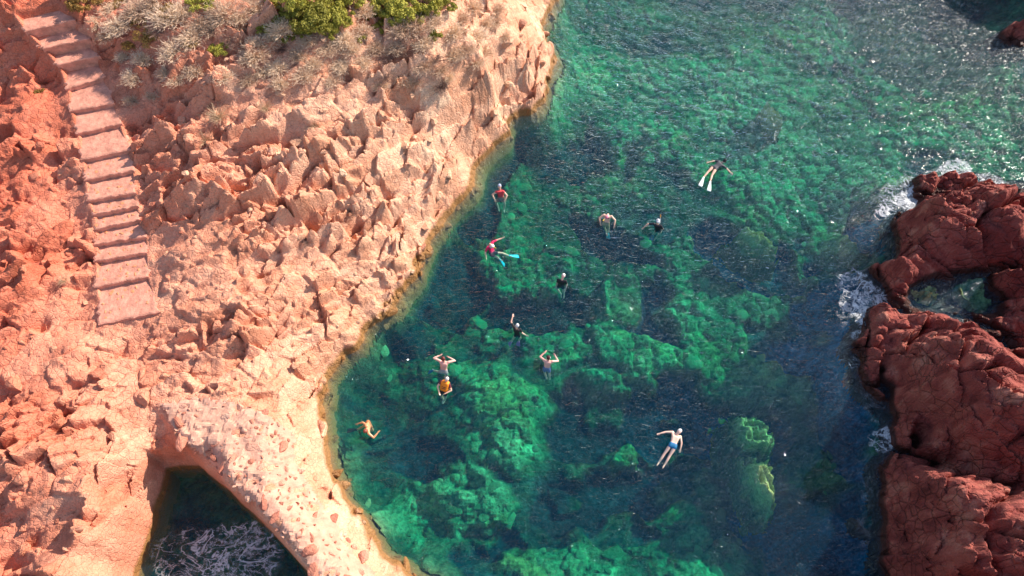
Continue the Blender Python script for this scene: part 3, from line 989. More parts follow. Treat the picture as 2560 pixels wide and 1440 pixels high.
while len(placed) < 240 and tries < 9000:
    tries += 1
    p = P(rc.uniform(380, 960), rc.uniform(990, 1480), 2.4)
    ds = poly_dist(np.array([p.x]), np.array([p.y]), CAUSE)[0]
    if ds > -0.1: continue
    edge_side = rc.random() < 0.3 and ds > -0.6
    s = 0.09 + 0.36 * rc.random() ** 2.2 if not edge_side else rc.uniform(0.2, 0.42)
    if any((p.x - a_) ** 2 + (p.y - b_) ** 2 < (s + c_) ** 2 * 0.72 for a_, b_, c_ in placed): continue
    placed.append((p.x, p.y, s))
    z, _ = ground(p.x, p.y)
    put('stone', rc.choice(cst), (p.x, p.y, z + 0.05 - s * 0.12), (s * rc.uniform(.9, 1.4), s * rc.uniform(.6, 1), s * rc.uniform(.6, 1.0)), (rc.uniform(-.2, .2), rc.uniform(-.2, .2), rc.uniform(0, 6.28)), causeway)

# ------------------------------------------------------------------ vegetation of the clifftop
def leaf_mat(name, c1, c2, transl=0.2):
    t = NT(name)
    oi = t.n('ShaderNodeObjectInfo').outputs['Random']
    geo = t.n('ShaderNodeNewGeometry')
    n = t.noise(5.0, 3, 0.6, geo.outputs['Position'])
    f = t.math('ADD', t.math('MULTIPLY', oi, 0.35), t.math('MULTIPLY', n, 0.65))
    col = t.ramp(f, [(0.25, c1), (0.75, c2)])
    t.bsdf(col, 0.65, None, 0.25)
    return t.m


M_GREEN = leaf_mat('yellow_green_leaves', (0.17, 0.15, 0.02), (0.46, 0.41, 0.06))
M_OLIVE = leaf_mat('orange_olive_leaves', (0.24, 0.13, 0.03), (0.44, 0.25, 0.06))
M_DRY = leaf_mat('dry_pinkish_twigs', (0.56, 0.36, 0.24), (0.88, 0.66, 0.46))
M_BURNT = leaf_mat('dark_bare_twigs', (0.16, 0.09, 0.07), (0.34, 0.20, 0.15))
M_STRAW = leaf_mat('straw_blades', (0.52, 0.33, 0.20), (0.74, 0.56, 0.36))
M_STEM = simple('grey_brown_stem', (0.20, 0.12, 0.09), 0.9)


def leaves_mesh(name, seed, mat, n, clumps, leaf, flat=0.6):
    r = np.random.default_rng(seed)
    cen = []
    for k in range(clumps):
        a_ = r.uniform(0, 2 * np.pi)
        rad = math.sqrt(r.random()) * 0.78
        cen.append([rad * math.cos(a_), rad * math.sin(a_), flat * math.sqrt(max(0, 1 - rad * rad)) * r.uniform(.55, 1.0)])
    cen = np.array(cen)
    ci = r.integers(0, clumps, n)
    d = r.normal(size=(n, 3))
    d /= np.linalg.norm(d, axis=1)[:, None]
    d[:, 2] = np.abs(d[:, 2]) * 0.9 - 0.1
    crad = r.uniform(0.16, 0.32, clumps)[ci][:, None]
    p = cen[ci] + d * crad * (r.random((n, 1)) ** 0.35)
    p[:, 2] = np.maximum(p[:, 2], 0.02)
    nrm = d + r.normal(size=(n, 3)) * 0.5
    nrm /= np.linalg.norm(nrm, axis=1)[:, None]
    u = np.cross(nrm, r.normal(size=(n, 3)))
    u /= np.linalg.norm(u, axis=1)[:, None]
    w = np.cross(nrm, u)
    s = leaf * r.uniform(.6, 1.4, (n, 1))
    v = np.stack([p - u * s, p + w * s * .45, p + u * s, p - w * s * .45], 1).reshape(-1, 3)
    me = bpy.data.meshes.new(name)
    me.from_pydata(v.tolist(), [], np.arange(4 * n).reshape(-1, 4).tolist())
    me.materials.append(mat)
    return me


def twigs_mesh(name, seed, mat, n, length, flat, branch=3, width=0.011):
    r = random.Random(seed)
    vs, fs = [], []

    def blade(p, q, w):
        d = (q - p)
        s_ = d.cross(Vector((r.gauss(0, 1), r.gauss(0, 1), r.gauss(0, 1)))).normalized() * w
        i = len(vs)
        vs.extend([p - s_, p + s_, q + s_ * .3, q - s_ * .3])
        fs.append((i, i + 1, i + 2, i + 3))
    for k in range(n):
        az, el = r.uniform(0, 6.283), math.acos(r.uniform(0.02, 1)) 
        d = Vector((math.cos(az) * math.sin(el), math.sin(az) * math.sin(el), math.cos(el) * flat + .08))
        p0 = Vector((r.gauss(0, .12), r.gauss(0, .12), 0))
        p1 = p0 + d * length * r.uniform(.6, 1.1)
        blade(p0, p1, width)
        for b_ in range(branch):
            q0 = p0.lerp(p1, r.uniform(.45, 1))
            q1 = q0 + (d + Vector((r.gauss(0, .6), r.gauss(0, .6), r.gauss(0, .4)))).normalized() * length * r.uniform(.1, .26)
            blade(q0, q1, width * .8)
    me = bpy.data.meshes.new(name)
    me.from_pydata([tuple(v) for v in vs], [], fs)
    me.materials.append(mat)
    return me


stem_me = twigs_mesh('stem', 5, M_STEM, 26, 0.75, 0.7, 2, 0.02)
CR = {'green': [leaves_mesh('crown', 600 + i, M_GREEN, 3600, 22, 0.052) for i in range(3)],
      'olive': [leaves_mesh('crown', 610 + i, M_OLIVE, 2200, 15, 0.048) for i in range(2)],
      'dry': [twigs_mesh('twigs', 620 + i, M_DRY, 330, 1.0, 0.62, 5, 0.013) for i in range(4)],
      'burnt': [twigs_mesh('twigs', 630 + i, M_BURNT, 170, 1.0, 0.5, 4, 0.010) for i in range(2)],
      'tuft': [twigs_mesh('blades', 640 + i, M_STRAW, 260, 1.0, 0.9, 0, 0.010) for i in range(2)]}


def land_point(px_, py_):
    z = 5.0
    for _ in range(6):
        p = P(px_, py_, z)
        z = 0.5 * z + 0.5 * ground(p.x, p.y)[0]
    return Vector((p.x, p.y, z))


rv = random.Random(9)


def plant(kind, px_, py_, r_, label, cat, group=None):
    name = {'green': 'green_shrub', 'olive': 'olive_shrub', 'dry': 'dry_shrub', 'burnt': 'bare_shrub', 'tuft': 'grass_tuft'}[kind]
    p = land_point(px_, py_)
    p.z -= 0.06
    root = empty(name, tuple(p), label, cat, group)
    root.rotation_euler = (0, 0, rv.uniform(0, 6.28))
    sc_ = r_ * rv.uniform(1.15, 1.45)
    root.scale = (sc_, sc_ * rv.uniform(.8, 1.1), sc_ * rv.uniform(.8, 1.1))
    me = rv.choice(CR[kind])
    link(bpy.data.objects.new(me.name.split('.')[0], me), root)
    if kind in ('green', 'olive'):
        link(bpy.data.objects.new('stem', stem_me), root)
    return root


GRP_G = 'green shrubs in a thicket on the clifftop'
for (x, y, r_) in [(728, 20, .8), (775, 45, .85), (838, 22, .85), (812, 70, .55), (880, 8, .6), (968, 20, .85), (1012, 30, .8), (1062, 12, .8), (700, 8, .6), (935, 45, .55), (760, 82, .45), (820, 45, .7), (795, 15, .7), (950, 15, .6), (1040, 45, .5), (990, 50, .5), (860, 55, .5), (1090, 30, .55), (740, 50, .5), (1120, 20, .5), (835, 95, .4), (775, 70, .5), (905, 100, .3), (1000, 70, .4), (710, 40, .5)]:
    plant('green', x, y, r_, 'yellow-green leafy shrub in the thicket at the top of the cliff', 'shrub', GRP_G)
plant('green', 1085, 92, .38, 'small vivid green shrub standing alone below the clifftop thicket', 'shrub')
plant('green', 552, 128, .55, 'round dark green bush among pale dry brush on the upper slope', 'shrub')
plant('green', 944, 76, .42, 'little green bush hanging below the thicket above two bare rocks', 'shrub')
plant('green', 655, 62, .38, 'small green bush in dry brush left of the clifftop thicket', 'shrub')
plant('green', 722, 98, .30, 'tiny green bush below the left end of the thicket', 'shrub')
plant('green', 505, 14, .55, 'olive green bush by the top edge between stairway and thicket', 'shrub')
plant('olive', 368, 98, .62, 'tall orange-olive bush right of the stairway top', 'shrub')
GRP_O = 'olive shrubs above the stairway top'
for (x, y, r_) in [(245, 8, .5), (185, 2, .4), (320, 118, .35), (425, 35, .45), (480, 108, .35), (350, 60, .4), (300, 15, .4)]:
    plant('olive', x, y, r_, 'olive brown shrub in the dry brush right of the stairway top', 'shrub', GRP_O)
plant('olive', 212, 22, .60, 'olive shrub at the upper right corner of the stairway landing', 'shrub')
plant('olive', 15, 8, .50, 'olive shrub in the top left corner beside the landing', 'shrub')
plant('olive', 100, 235, .35, 'low olive bush in the shaded slope left of the stairway', 'shrub')
GRP_D = 'pale dry shrubs on the clifftop slope'
for (x, y, r_) in [(905, 30, .6), (700, 62, .5), (640, 30, .6), (600, 80, .7), (580, 165, .5), (640, 150, .6), (745, 140, .5), (785, 160, .45), (860, 100, .5),
                   (1005, 75, .6), (1035, 65, .55), (1150, 50, .6), (1185, 95, .6), (1130, 140, .5), (985, 120, .5), (1180, 20, .6), (905, 160, .45), (1060, 165, .5),
                   (1000, 185, .4), (345, 30, .7), (425, 50, .7), (300, 65, .6), (440, 130, .6), (415, 185, .4), (480, 95, .6), (390, 10, .7), (280, 30, .6),
                   (560, 40, .7), (455, 30, .6), (335, 195, .4), (1210, 130, .45), (1120, 195, .4), (850, 165, .45), (620, 8, .6), (530, 75, .5), (275, 100, .4),
                   (1235, 55, .45), (770, 100, .45), (485, 175, .45), (695, 170, .4), (1080, 55, .5), (1130, 85, .55), (905, 85, .45), (240, 60, .4), (660, 180, .35), (520, 190, .35), (1260, 90, .4), (1210, 60, .5), (1160, 125, .5), (1100, 175, .45), (1030, 210, .4), (950, 215, .4), (830, 200, .4), (760, 190, .45),
                   (700, 210, .35), (620, 200, .4), (560, 195, .4), (440, 200, .45), (360, 150, .5), (310, 140, .4), (380, 240, .35), (330, 250, .3), (1190, 165, .4), (1240, 25, .4),
                   (820, 120, .5), (940, 120, .5), (1060, 110, .5), (880, 125, .45), (640, 110, .5), (680, 100, .5), (500, 60, .5), (600, 50, .5)]:
    if x < 365: lab, gp = 'pale dry shrub close to the right side of the stairway top', 'pale dry shrubs beside the stairway top'
    elif x < 600: lab, gp = 'pale dry shrub between the orange-olive bush and the round dark green bush', 'pale dry shrubs around the orange-olive bush'
    elif y < 60: lab, gp = 'pale dry shrub standing among the green thicket along the top edge', 'pale dry shrubs among the green thicket'
    elif x < 930: lab, gp = 'pale pinkish dry shrub below the left half of the green thicket', 'pale dry shrubs below the left half of the thicket'
    else: lab, gp = 'pale pinkish dry shrub below the right half of the green thicket towards the sea', 'pale dry shrubs below the right half of the thicket'
    plant('dry', x, y, r_, lab, 'shrub', gp)
GRP_B = 'dark leafless shrubs on the clifftop slope'
for (x, y, r_) in [(970, 145, .6), (1010, 130, .5), (730, 75, .5), (1085, 150, .55), (590, 110, .5), (400, 75, .5), (960, 185, .45), (1100, 215, .5), (700, 120, .45)]:
    plant('burnt', x, y, r_, 'dark leafless shrub between the pale ones at the top of the cliff', 'shrub', GRP_B)
plant('burnt', 872, 530, .45, 'low reddish heather shrub spread over a broad rock in mid cliff', 'shrub')
plant('burnt', 768, 604, .38, 'small dark shrub in a hollow below the reddish heather', 'shrub')
plant('tuft', 512, 352, .55, 'larger spiky straw-coloured grass tuft, lower of a pair right of the stairway', 'grass tuft')
plant('tuft', 545, 292, .52, 'spiky straw-coloured grass tuft, upper of a pair right of the stairway', 'grass tuft')
plant('tuft', 788, 312, .40, 'small spiky grass tuft on bare rock in the upper middle of the cliff', 'grass tuft')
plant('tuft', 662, 268, .34, 'small pale grass tuft just below the dry brush', 'grass tuft')
plant('tuft', 158, 700, .30, 'thin grass tuft in the rocks left of the lower stairway', 'grass tuft')

# ------------------------------------------------------------------ people in the water
def ring_capsule(vs, fs, a_, b_, ra, rb, seg=9, caps=3):
    ax = (b_ - a_)
    L = ax.length
    if L < 1e-5: ax = Vector((0, 0, 1))
    ax = ax.normalized()
    u = ax.orthogonal().normalized()
    w = ax.cross(u)
    rings = []
    for k in range(caps, 0, -1):
        t = math.pi / 2 * k / (caps + .0)
        rings.append((a_ - ax * ra * math.sin(t), max(ra * math.cos(t), ra * .02)))
    rings += [(a_, ra), (b_, rb)]
    for k in range(1, caps + 1):
        t = math.pi / 2 * k / (caps + .0)
        rings.append((b_ + ax * rb * math.sin(t), max(rb * math.cos(t), rb * .02)))
    i0 = len(vs)
    for c, r_ in rings:
        for k in range(seg):
            t = 2 * math.pi * k / seg
            vs.append(c + u * (r_ * math.cos(t)) + w * (r_ * math.sin(t)))
    for j in range(len(rings) - 1):
        for k in range(seg):
            k2 = (k + 1) % seg
            fs.append((i0 + j * seg + k, i0 + j * seg + k2, i0 + (j + 1) * seg + k2, i0 + (j + 1) * seg + k))
    fs.append(tuple(i0 + k for k in range(seg))[::-1])
    j = len(rings) - 1
    fs.append(tuple(i0 + j * seg + k for k in range(seg)))


def solve(par, px_, py_, L, up):
    if up == 'f':
        q = P(px_, py_, par.z - 0.03)
        return par + (q - par).normalized() * L
    d = Vector(ray(px_, py_)).normalized()
    C = Vector((0, 0, CAM_H))
    oc = C - par
    bq, cq = oc.dot(d), oc.dot(oc) - L * L
    disc = bq * bq - cq
    if disc > 0:
        t = -bq + (-math.sqrt(disc) if up else math.sqrt(disc))
        return C + d * t
    q = C + d * (-bq)
    return par + (q - par).normalized() * L


def fused(name, caps, mat, parent, voxel=0.0125, sm=3):
    vs, fs = [], []
    for c in caps:
        ring_capsule(vs, fs, *c)
    o = mesh_obj(name, vs, fs, mat, parent)
    m = o.modifiers.new('join', 'REMESH')
    m.mode = 'VOXEL'
    m.voxel_size = voxel
    m.use_smooth_shade = True
    s_ = o.modifiers.new('soft', 'SMOOTH')
    s_.iterations = sm
    s_.factor = 0.5
    return o


def skin(name, c):
    t = NT(name)
    tc = t.n('ShaderNodeTexCoord')
    n = t.noise(9, 3, 0.6, tc.outputs['Object'])
    col = t.mix(1.0, c, t.ramp(n, [(0.3, (0.9, 0.82, 0.80)), (0.7, (1.08, 1.04, 1.0))]), 'MULTIPLY')
    b_ = t.bsdf(col, 0.38, None, 0.5)
    b_.inputs['Subsurface Weight'].default_value = 0.0
    return t.m


SK = {'pale': skin('pale_wet_skin', (0.80, 0.56, 0.45)), 'tan': skin('tanned_wet_skin', (0.70, 0.34, 0.17)), 'rosy': skin('sunburnt_skin', (0.80, 0.46, 0.38)),
      'fair': skin('fair_skin', (0.78, 0.50, 0.36))}
CL = {}


def cloth(name, c, rough=0.5):
    if name not in CL: CL[name] = simple(name, c, rough, 22.0, 0.12, 0.4, 0.004)
    return CL[name]


def hand_caps(wr, d, up, side):
    """palm, four unequal fingers bent a little, and a thumb from the side of the palm"""
    d = d.normalized()
    lat = d.cross(up)
    if lat.length < .1: lat = d.orthogonal()
    lat = lat.normalized() * side
    nn = lat.cross(d).normalized()
    caps = []
    palm = wr + d * 0.085
    for k in (-1, 0, 1):
        caps.append((wr + lat * .008 * k, palm + lat * .024 * k, .018, .017, 6, 1))
    for k, ln in zip((-1.5, -.5, .5, 1.5), (.062, .076, .080, .070)):
        b0 = palm + lat * (.0185 * k)
        b1 = b0 + (d + lat * .10 * k).normalized() * ln * .55 - nn * .006
        b2 = b1 + (d + lat * .08 * k - nn * .45).normalized() * ln * .5
        caps += [(b0, b1, .0105, .0095, 6, 1), (b1, b2, .0095, .008, 6, 1)]
    t0 = wr + d * .03 + lat * .024
    t1 = t0 + (d * .7 + lat * .8).normalized() * .042
    caps += [(t0, t1, .014, .012, 6, 1), (t1, t1 + (d * .95 + lat * .3).normalized() * .032, .012, .009, 6, 1)]
    return caps


def person(label, sk, neck, head, J, shirt=None, sleeves=0.5, legs_suit=0, trunks=None, cap=None, hair=None, mask=None, strap=None,
           snorkel=None, fins=None, jacket=None, size=1.0, facing=None, flat=False):
    """J: joint pixels (x, y, 'u'|'d') for shL elL wrL shR elR wrR pel knL anL knR anR; neck: (x, y, z)"""
    N = P(neck[0], neck[1], neck[2] + 0.09)
    root = empty('person', (N.x, N.y, 0.0), label, 'person', 'swimmers in the cove')
    O = Vector((N.x, N.y, 0.0))
    g = size
    Q = {'neck': N}

    def s_(k, par, L):
        x, y, w = J[k]
        Q[k] = solve(Q[par], x, y, L * g, 'f' if w == 'f' else w == 'u')
    Q['head'] = solve(N, head[0], head[1], 0.17 * g, head[2] == 'u')
    for sd_ in 'LR':
        x, y, w = J['sh' + sd_]
        q = P(x, y, N.z - (0.04 if w == 'u' else 0.12))
        Q['sh' + sd_] = N + (q - N).normalized() * 0.185 * g - Vector((0, 0, 0.03))
        s_('el' + sd_, 'sh' + sd_, .28)
        s_('wr' + sd_, 'el' + sd_, .245)
    s_('pel', 'neck', .52)
    body = (Q['pel'] - N).normalized()
    across = (Q['shR'] - Q['shL']).normalized()
    across = (across - body * across.dot(body)).normalized()
    front = across.cross(body).normalized()
    if facing is not None and front.dot(Vector(facing)) < 0: front = -front
    for sd_, k in (('L', -1), ('R', 1)):
        Q['hip' + sd_] = Q['pel'] + across * 0.095 * k * g + body * .03 * g
        s_('kn' + sd_, 'hip' + sd_, .42)
        s_('an' + sd_, 'kn' + sd_, .41)
    for k in Q: Q[k] = Q[k] - O
    N = Q['neck']
    c = []

    def limb(a_, b_, ra, rb, mid=None):
        a_, b_ = Q[a_] if isinstance(a_, str) else a_, Q[b_] if isinstance(b_, str) else b_
        if mid:
            m_ = a_.lerp(b_, .38)
            c.append((a_, m_, ra * g, mid * g))
            c.append((m_, b_, mid * g, rb * g))
        else:
            c.append((a_, b_, ra * g, rb * g))
    chest = N.lerp(Q['pel'], .27)
    waist = N.lerp(Q['pel'], .68)
    torso = []
    for k in (-1, -.35, .35, 1):
        o_ = across * .085 * k * g
        torso.append((chest + o_, waist + o_ * .78, .088 * g, .072 * g))
        torso.append((waist + o_ * .78, Q['pel'] + o_ * .9, .072 * g, .085 * g))
    torso.append((Q['shL'] + body * .03, Q['shR'] + body * .03, .058 * g, .058 * g))
    for sd_ in 'LR': torso.append((Q['sh' + sd_] + body * .02, chest + across * (.08 if sd_ == 'R' else -.08), .056 * g, .08 * g))
    c += torso
    limb('neck', 'head', .056, .058)
    hd = (Q['head'] - N).normalized()
    fdir = Vector(facing).normalized() if facing is not None else front
    fdir = (fdir - hd * fdir.dot(hd)).normalized()
    ear = hd.cross(fdir).normalized()
    H = Q['head']
    c.append((H - hd * .015 + fdir * .01, H + hd * .04 - fdir * .012, .082 * g, .084 * g))
    c.append((H - hd * .055 + fdir * .035, H - hd * .02 + fdir * .03, .05 * g, .062 * g))
    c.append((H - hd * .02 + fdir * .088, H + hd * .012 + fdir * .078, .014, .010))                  # nose
    c.append((H - hd * .052 + fdir * .076 - ear * .018, H - hd * .052 + fdir * .076 + ear * .018, .010, .010))   # lips
    for k in (-1, 1):
        c.append((H + ear * .082 * k - hd * .012, H + ear * .086 * k + hd * .014 - fdir * .006, .013, .014))
        c.append((H + ear * .030 * k + fdir * .07 + hd * .012, H + ear * .034 * k + fdir * .07 + hd * .012, .014, .014))
    for sd_, k in (('L', -1), ('R', 1)):
        limb('sh' + sd_, 'el' + sd_, .058, .043, .055)
        limb('el' + sd_, 'wr' + sd_, .043, .030, .044)
        d = Q['wr' + sd_] - Q['el' + sd_]
        c.extend(hand_caps(Q['wr' + sd_], d, fdir if abs(d.normalized().dot(fdir)) < .8 else hd, k))
        limb('hip' + sd_, 'kn' + sd_, .086, .054, .078)
        limb('kn' + sd_, 'an' + sd_, .054, .036, .056)
        kn, an = Q['kn' + sd_], Q['an' + sd_]
        ld = (an - kn).normalized()
        fd = (front * (.5 if flat else .8) + ld * (.9 if flat or fins else .5)).normalized()
        c.append((an + ld * .03 - fd * .04, an + ld * .035 + fd * .06, .034, .036))
        c.append((an + ld * .035 + fd * .06, an + ld * .04 + fd * .16, .035, .02))
        Q['toe' + sd_] = an + ld * .04 + fd * .14
        Q['fd' + sd_] = fd
    fused('body', c, SK[sk], root)

    def grow(lst, e_): return [(q[0], q[1], q[2] + e_, q[3] + e_) for q in lst]
    e_ = .010
    if shirt:
        m = cloth(*shirt)
        w = grow(torso, e_)
        if legs_suit == 0: w = [q for q in w]
        for sd_ in 'LR':
            a_, b_ = Q['sh' + sd_], Q['el' + sd_]
            w.append((a_, a_.lerp(b_, min(1, sleeves * 1.3)), .052 * g + e_, .045 * g + e_))
            if sleeves > .9: w.append((b_, b_.lerp(Q['wr' + sd_], .8), .038 * g + e_, .028 * g + e_))
        if legs_suit:
            for sd_ in 'LR':
                w.append((Q['hip' + sd_], Q['hip' + sd_].lerp(Q['kn' + sd_], legs_suit), .086 * g + e_, .072 * g + e_))
        fused('wetsuit' if legs_suit else 'shirt', w, m, root, .0135, 2)
    if trunks:
        m = cloth(*trunks)
        w = [(Q['pel'] + across * .085 * k - body * .05, Q['pel'] + across * .08 * k + body * .03, .086 * g + e_ * 1.4, .086 * g + e_ * 1.4) for k in (-1, -.3, .3, 1)]
        for sd_ in 'LR':
            w.append((Q['hip' + sd_], Q['hip' + sd_].lerp(Q['kn' + sd_], .36 if not flat else .1), .088 * g + e_, .082 * g + e_))
        fused('swim_trunks', w, m, root, .0135, 2)
    if cap or hair:
        nm, col_ = ('swim_cap', cap) if cap else ('hair', hair)
        w = [(H - fdir * .018 + hd * .012, H + hd * .046 - fdir * .016, .086 * g + .007, .085 * g + .007)]
        if hair and not cap: w += [(H - fdir * .05, H - fdir * .055 - hd * .05, .055, .045), (H + hd * .05 + fdir * .025, H + hd * .05, .05, .07)]
        fused(nm, w, cloth(*col_), root, .0135, 2)
    if mask:
        q0 = H + fdir * .082 + hd * .008
        o = fused('diving_mask', [(q0 - ear * .055, q0 + ear * .055, .034, .034), (q0 - ear * .03 + fdir * .022, q0 + ear * .03 + fdir * .022, .030, .030)], cloth(*mask), root, .012, 1)
        stc = []
        pr = None
        for k in range(15):
            t = math.pi * (k / 14)
            q = H + hd * .012 + ear * (math.cos(t) * .098) - fdir * (math.sin(t) * .108 - .02)
            if pr is not None: stc.append((pr, q, .011, .011, 6, 1))
            pr = q
        vs, fs = [], []
        for q in stc: ring_capsule(vs, fs, *q)
        mesh_obj('mask_strap', vs, fs, cloth(*(strap or mask)), root, True)
    if snorkel:
        tube_m, tip_m = cloth(*snorkel[0]), cloth(*snorkel[1])
        side_ = ear * (.105 * snorkel[2])
        pth = [H - hd * .05 + fdir * .09, H - hd * .07 + fdir * .085 + side_ * .7, H - hd * .02 + fdir * .03 + side_, H + hd * .10 - fdir * .01 + side_, H + hd * .22 - fdir * .05 + side_]
        vs, fs = [], []
        for q0, q1 in zip(pth[:-1], pth[1:]): ring_capsule(vs, fs, q0, q1, .013, .013, 7, 1)
        sn = mesh_obj('snorkel', vs, fs, tube_m, root, True)
        vs, fs = [], []
        ring_capsule(vs, fs, pth[-1] - (pth[-1] - pth[-2]) * .1, pth[-1] + (pth[-1] - pth[-2]) * .9, .022, .019, 8, 2)
        mesh_obj('snorkel_tip', vs, fs, tip_m, sn, True)
    if jacket:
        w = []
        for k in (-1, -.35, .35, 1):
            o_ = across * .10 * k * g
            for f_ in (front * .05, -front * .05):
                w.append((chest - body * .09 + o_ + f_, waist + o_ * .95 + f_, .082 * g + .012, .082 * g + .012))
        w.append((N - across * .06 - body * .02 - front * .05, N + across * .06 - body * .02 - front * .05, .05, .05))
        jk = fused('life_jacket', w, cloth(*jacket), root, .015, 2)
        vs, fs = [], []
        for h_ in (.25, .6):
            cc = chest.lerp(waist, h_)
            pr = None
            for k in range(19):
                t = 2 * math.pi * k / 18
                q = cc + across * (math.cos(t) * .198) + front * (math.sin(t) * .150)
                if pr is not None: ring_capsule(vs, fs, pr, q, .013, .013, 6, 1)
                pr = q
        mesh_obj('strap', vs, fs, cloth('dark_strap', (0.03, 0.02, 0.03)), jk, True)
    if fins:
        for sd_, fp in (('L', fins[1]), ('R', fins[2])):
            if fp is None: continue
            an = Q['an' + sd_]
            tip = solve(an + O, fp[0], fp[1], (.62 if len(fp) < 3 else fp[2]) * g, 'f' if flat else False) - O
            fd = (tip - an).normalized()
            lat = fd.cross(Vector((0, 0, 1)))
            lat = lat.normalized() if lat.length > .2 else across
            nn = lat.cross(fd).normalized()
            L = (tip - an).length
            prof = [(-.02, .045, .04), (.12, .052, .042), (.2, .06, .03), (.34, .072, .008), (.6, .092, .006), (.85, .108, .005), (1.0, .098, .004)]
            vs, fs = [], []
            for t, w_, h_ in prof:
                cc = an + fd * (t * L)
                for u_, v_ in ((-1, -.3), (-.5, -1), (.5, -1), (1, -.3), (1, .3), (.5, 1), (-.5, 1), (-1, .3)):
                    vs.append(cc + lat * (u_ * w_) + nn * (v_ * h_))
            for j in range(len(prof) - 1):
                for k in range(8):
                    k2 = (k + 1) % 8
                    fs.append((j * 8 + k, j * 8 + k2, (j + 1) * 8 + k2, (j + 1) * 8 + k))
            fs += [tuple(range(8))[::-1], tuple((len(prof) - 1) * 8 + k for k in range(8))]
            fn = mesh_obj('fin', vs, fs, cloth(*fins[0]), root, True)
    return root


DOWN, SOUTH = (0, 0, -1), (0, -1, -.3)
BLK, WHT = ('black_neoprene', (0.015, 0.013, 0.016)), ('white_cap', (0.80, 0.76, 0.74))
person('snorkeller in a short black wetsuit face down with long white fins', 'fair', (1804, 407, .10), (1812, 402, 'd'),
       dict(shL=(1796, 400, 'u'), elL=(1782, 403, 'f'), wrL=(1767, 407, 'f'), shR=(1810, 415, 'u'), elR=(1819, 424, 'f'), wrR=(1830, 435, 'f'), pel=(1786, 420, 'f'),
            knL=(1769, 431, 'f'), anL=(1759, 443, 'f'), knR=(1780, 438, 'f'), anR=(1776, 452, 'f')),
       shirt=('grey_black_wetsuit', (0.045, 0.045, 0.055)), sleeves=.55, legs_suit=.12, hair=('black_hair', (0.012, 0.010, 0.012)), mask=BLK,
       snorkel=(BLK, ('pale_snorkel_tip', (.6, .6, .55)), 1), fins=(('white_fin', (0.9, 0.95, 0.85)), (1750, 466), (1772, 477)), facing=DOWN, flat=True)
person('swimmer in a red top and blue-white cap bending forward by the cliff', 'fair', (1250, 473, .16), (1249, 466, 'u'),
       dict(shL=(1241, 479, 'u'), elL=(1229, 488, 'd'), wrL=(1237, 500, 'd'), shR=(1261, 479, 'u'), elR=(1269, 490, 'd'), wrR=(1262, 502, 'd'), pel=(1253, 496, 'd'),
            knL=(1241, 507, 'd'), anL=(1246, 520, 'd'), knR=(1262, 510, 'd'), anR=(1261, 523, 'd')),
       shirt=('red_swim_top', (0.60, 0.06, 0.07)), sleeves=.3, cap=('blue_white_cap', (0.45, 0.50, 0.70)), trunks=('brown_trunks', (0.20, 0.12, 0.07)), facing=SOUTH)
person('man with a pink cap, dark mask and yellow-tipped snorkel treading water', 'fair', (1520, 536, .20), (1518, 542, 'u'),
       dict(shL=(1507, 536, 'u'), elL=(1497, 546, 'd'), wrL=(1501, 558, 'd'), shR=(1532, 541, 'u'), elR=(1541, 554, 'd'), wrR=(1535, 568, 'd'), pel=(1515, 560, 'd'),
            knL=(1512, 570, 'd'), anL=(1516, 580, 'd'), knR=(1522, 571, 'd'), anR=(1520, 582, 'd')),
       cap=('pink_cap', (0.72, 0.22, 0.30)), mask=('dark_blue_mask', (0.03, 0.04, 0.09)), strap=('pale_strap', (.7, .72, .78)),
       snorkel=(('white_tube', (.7, .7, .66)), ('yellow_tip', (0.9, 0.62, 0.05)), -1), trunks=('khaki_trunks', (0.26, 0.24, 0.12)),
       fins=(('cyan_fin', (0.03, 0.55, 0.75)), None, (1521, 597)), facing=SOUTH)
person('swimmer in a black top with a blue mask strap and orange-tipped snorkel', 'fair', (1644, 560, .16), (1645, 553, 'u'),
       dict(shL=(1634, 558, 'u'), elL=(1620, 560, 'd'), wrL=(1608, 570, 'd'), shR=(1653, 564, 'u'), elR=(1657, 572, 'd'), wrR=(1650, 580, 'd'), pel=(1645, 577, 'd'),
            knL=(1637, 583, 'd'), anL=(1632, 588, 'd'), knR=(1650, 584, 'd'), anR=(1640, 594, 'd')),
       shirt=('black_swim_shirt', (0.015, 0.012, 0.02)), sleeves=.6, cap=WHT, mask=('pale_grey_mask', (.5, .55, .6)), strap=('blue_strap', (0.02, 0.35, 0.85)),
       snorkel=(('white_tube', (.7, .7, .66)), ('orange_tip', (0.85, 0.40, 0.04)), 1), fins=(('blue_fin', (0.02, 0.20, 0.50)), (1627, 600), None), facing=SOUTH)
person('snorkeller in a crimson shirt and black shorts with bright cyan fins', 'fair', (1225, 610, .14), (1230, 615, 'u'),
       dict(shL=(1218, 619, 'u'), elL=(1211, 635, 'd'), wrL=(1217, 651, 'd'), shR=(1233, 602, 'u'), elR=(1243, 600, 'd'), wrR=(1256, 595, 'u'), pel=(1231, 633, 'd'),
            knL=(1243, 643, 'd'), anL=(1249, 648, 'd'), knR=(1256, 633, 'd'), anR=(1272, 639, 'd')),
       shirt=('crimson_shirt', (0.66, 0.015, 0.10)), sleeves=.6, trunks=BLK, cap=WHT, mask=('pale_grey_mask', (.5, .55, .6)),
       snorkel=(('white_tube', (.7, .7, .66)), ('yellow_tip', (0.9, 0.62, 0.05)), -1),
       fins=(('cyan_fin', (0.03, 0.55, 0.75)), (1262, 664), (1297, 641)), facing=SOUTH)
